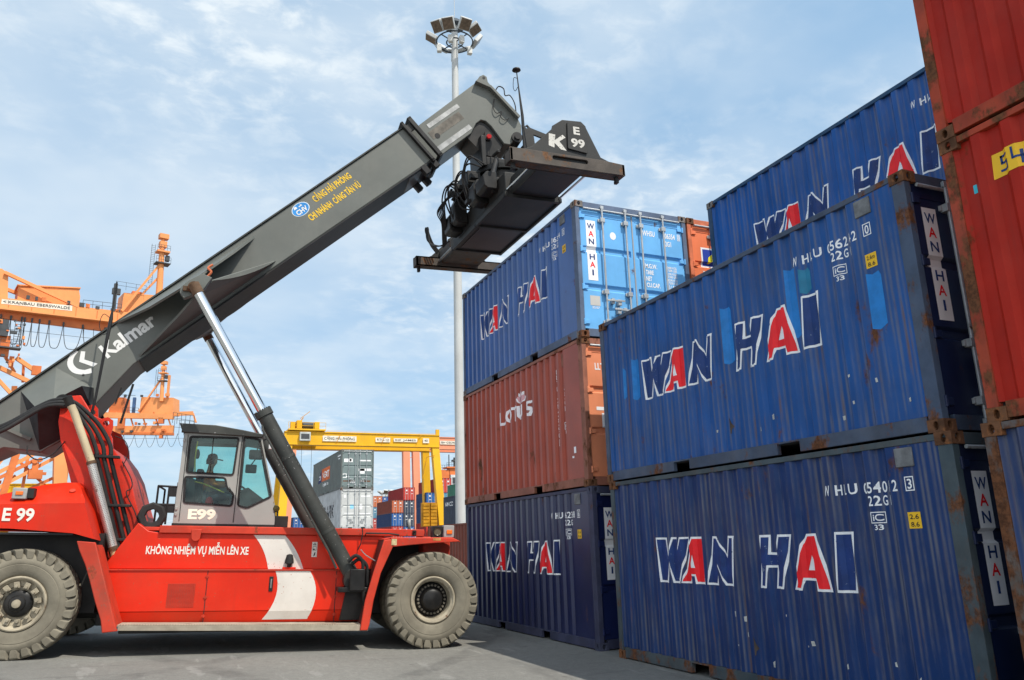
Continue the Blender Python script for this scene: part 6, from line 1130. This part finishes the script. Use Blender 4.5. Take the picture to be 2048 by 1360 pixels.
# second quay crane, farther
Q2 = bpy.data.objects.new('quay_crane', None); COL.objects.link(Q2); Q2.matrix_world = quay_frame((-197.0, -13.4), (0.397, 0.918)); tag(Q2, 'second orange quay crane farther off, its jib visible below the boom beside the cab', 'quay crane')
MB().prism([(-22, 35.5), (8.0, 33.75), (8.0, 32.55), (-22, 34.0)], -0.3, 0.7).build('girder', ORC, Q2); MB().prism([(-22, 31.6), (8.0, 31.1), (8.0, 28.8), (-22, 30.4)], 0.2, 1.0).build('lower_girder', ORC, Q2); MB().prism([(-22, 30.6), (8.1, 29.25), (8.1, 28.7), (-22, 29.9)], -0.2, 1.1).build('rail_flange', ORD, Q2)
MB().prism([(-0.5, 34.2), (-0.3, 38.3), (7.5, 37.9), (7.8, 33.8)], 0.3, 4.0).build('machine_house', ORC, Q2); MB().prism([(-8.0, 34.7), (-7.7, 38.5), (-4.5, 38.3), (-4.3, 34.5)], 0.3, 3.5).build('machine_house', ORD, Q2)
tower_head(Q2, 4.8, 37.0, 0.95, ORC); MB().bar((-0.4, -0.3, 34.6), (4.4, -0.1, 42.6), 0.35, 0.35).build('stay_beam', ORC, Q2); MB().bar((6.0, 0.5, 37.8), (6.2, 0.2, 43.5), 0.5, 0.5).build('mast_strut', ORC, Q2)
m = MB(); m.box(4.5, 5.7, -0.3, 0.6, 31.6, 33.0); m.box(5.0, 5.7, -0.2, 0.6, 28.0, 29.0); m.build('sheave_block', ORD, Q2); m = MB(); rails(m, [(-4.3, -0.2, 34.5), (-0.5, -0.2, 34.3)], 1.2, 0.05, 1.2); m.tube([(-5, 0, 38.9), (-1.6, 0, 38.6)], 0.06, 4); m.build('walkway_rail', STL, Q2); MB().box(-2.2, -1.6, 0, 0.6, 34.4, 38.2).build('cable_post', M('post_blue', (0.06, 0.12, 0.25), 0.5), Q2)
m = MB(); rails(m, [(8.0, -0.2, 31.6), (13.2, -0.2, 30.6)], 2.6, 0.06, 1.0); rails(m, [(8.0, 1.0, 29.0), (12.8, 1.0, 28.4)], 3.6, 0.05, 1.0); m.build('jib_lattice', STL, Q2); m = MB(); m.bar((8.0, 0.3, 33.9), (12.6, 0.3, 33.9), 0.3, 1.0); m.bar((12.6, 0.3, 33.9), (13.5, 0.3, 31.6), 0.35, 0.35); m.build('jib_tip', ORC, Q2)
Ink().poly([(-9.4, 31.9), (-7.2, 31.8), (-7.2, 30.7), (-9.4, 30.9)]).poly([(-10.5, 35.4), (-7.9, 35.2), (-7.9, 34.8), (-10.5, 35.0)]).lay('sign', SIGNW, Q2, lambda u, v: (u, -0.4, v))
for i in range(8):
    a = -9.0+2.6*i; MB().tube([(a+2.6*t, 0.4, 29.3-0.03*i-3.2*(1-(2*t-1)**2)) for t in [k/10 for k in range(11)]], 0.045, 4).build('festoon_cable', STL, Q2)
MB().tube([(-12, 0.5, 28.4), (11, 0.5, 27.9)], 0.04, 4).build('rope', STL, Q2)
for a, b in (((-18, 31), (-19, 0.3)), ((-6.5, 29.5), (-7.5, 0.3))): MB().bar((a[0], 2, a[1]), (b[0], 2, b[1]), 1.8, 1.6, (0, 1, 0)).build('portal_leg', ORC, Q2)
for u in (-20, -16, -12, -9, -6, -3, 0, 3, 6): MB().bar((u, 0.4, 34.6-0.03*u), (u+1.4, 0.4, 31.0), 0.28, 0.28).build('strut', (ORC, ORD)[u % 2], Q2)
for i in range(18):
    u = qr.uniform(-9, 8); z = qr.choice((34.2, 31.4, 29.6, 38.2)); MB().box(u, u+qr.uniform(.3, 1.0), -0.5, 0.0, z, z+qr.uniform(.2, .7)).build('equipment', (STL, ORD, ORC)[i % 3], Q2)
MB().box(-5.2, -3.6, -0.4, 0.2, 30.6, 33.2).build('hoist_gear', ORD, Q2)
# crane far right by the mast
Q3 = thing('quay_crane', 'small distant orange and white crane top beside the mast, above the red containers', 'quay crane', (-250, 0, 0))
MB().box(-4, 0, 79.9, 83.6, 20.0, 26.2).build('machine_house', ORD, Q3); MB().box(-4, 0.3, 84.0, 90.0, 20.5, 24.5).build('cabin', M('cabin_white', (0.55, 0.56, 0.57), 0.5), Q3); m = MB().box(-4, 0.6, 82.5, 90.2, 26.8, 27.3); m.box(-3, 0, 83.8, 89.0, 24.5, 26.8); m.build('platform', ORD, Q3)
m = MB(); rails(m, [(0.5, 82.5, 27.3), (0.5, 90, 27.3)], 1.4, 0.06, 0.9); rails(m, [(0.3, 80, 26.2), (0.3, 83.5, 26.2)], 1.6, 0.06, 0.8); m.cyl((-1, 83.8, 27.3), (-1, 83.8, 31.6), 0.18); m.cyl((-1, 85.8, 27.3), (-1, 85.8, 30.6), 0.35); m.box(-2, 0, 85.0, 86.8, 29.2, 29.8); m.build('signal_mast', STL, Q3); MB().box(0.31, 0.4, 84.6, 86.2, 21.5, 23.6).build('cabin_window', STL, Q3); MB().box(-3, -1, 81, 82.5, 0, 20).build('portal_leg', ORD, Q3); MB().box(-3, -1, 87, 88.5, 0, 20.5).build('portal_leg', ORD, Q3)
# rusty white pipe rail by the mast
t = MB().tube([(-9.4, 1.6, 0.0), (-9.4, 1.6, 1.02), (-9.3, 1.6, 1.08), (-6.7, 1.6, 1.08), (-6.6, 1.6, 1.02), (-6.6, 1.6, 0.0)], 0.045, 10).build('guard_rail', M('pipe_white_rust', (0.55, 0.50, 0.42), 0.6, var=0.15, vs=3, rust=0.4, rs=4)); tag(t, 'white pipe rail with rust standing beyond the front tyre', 'guard rail')
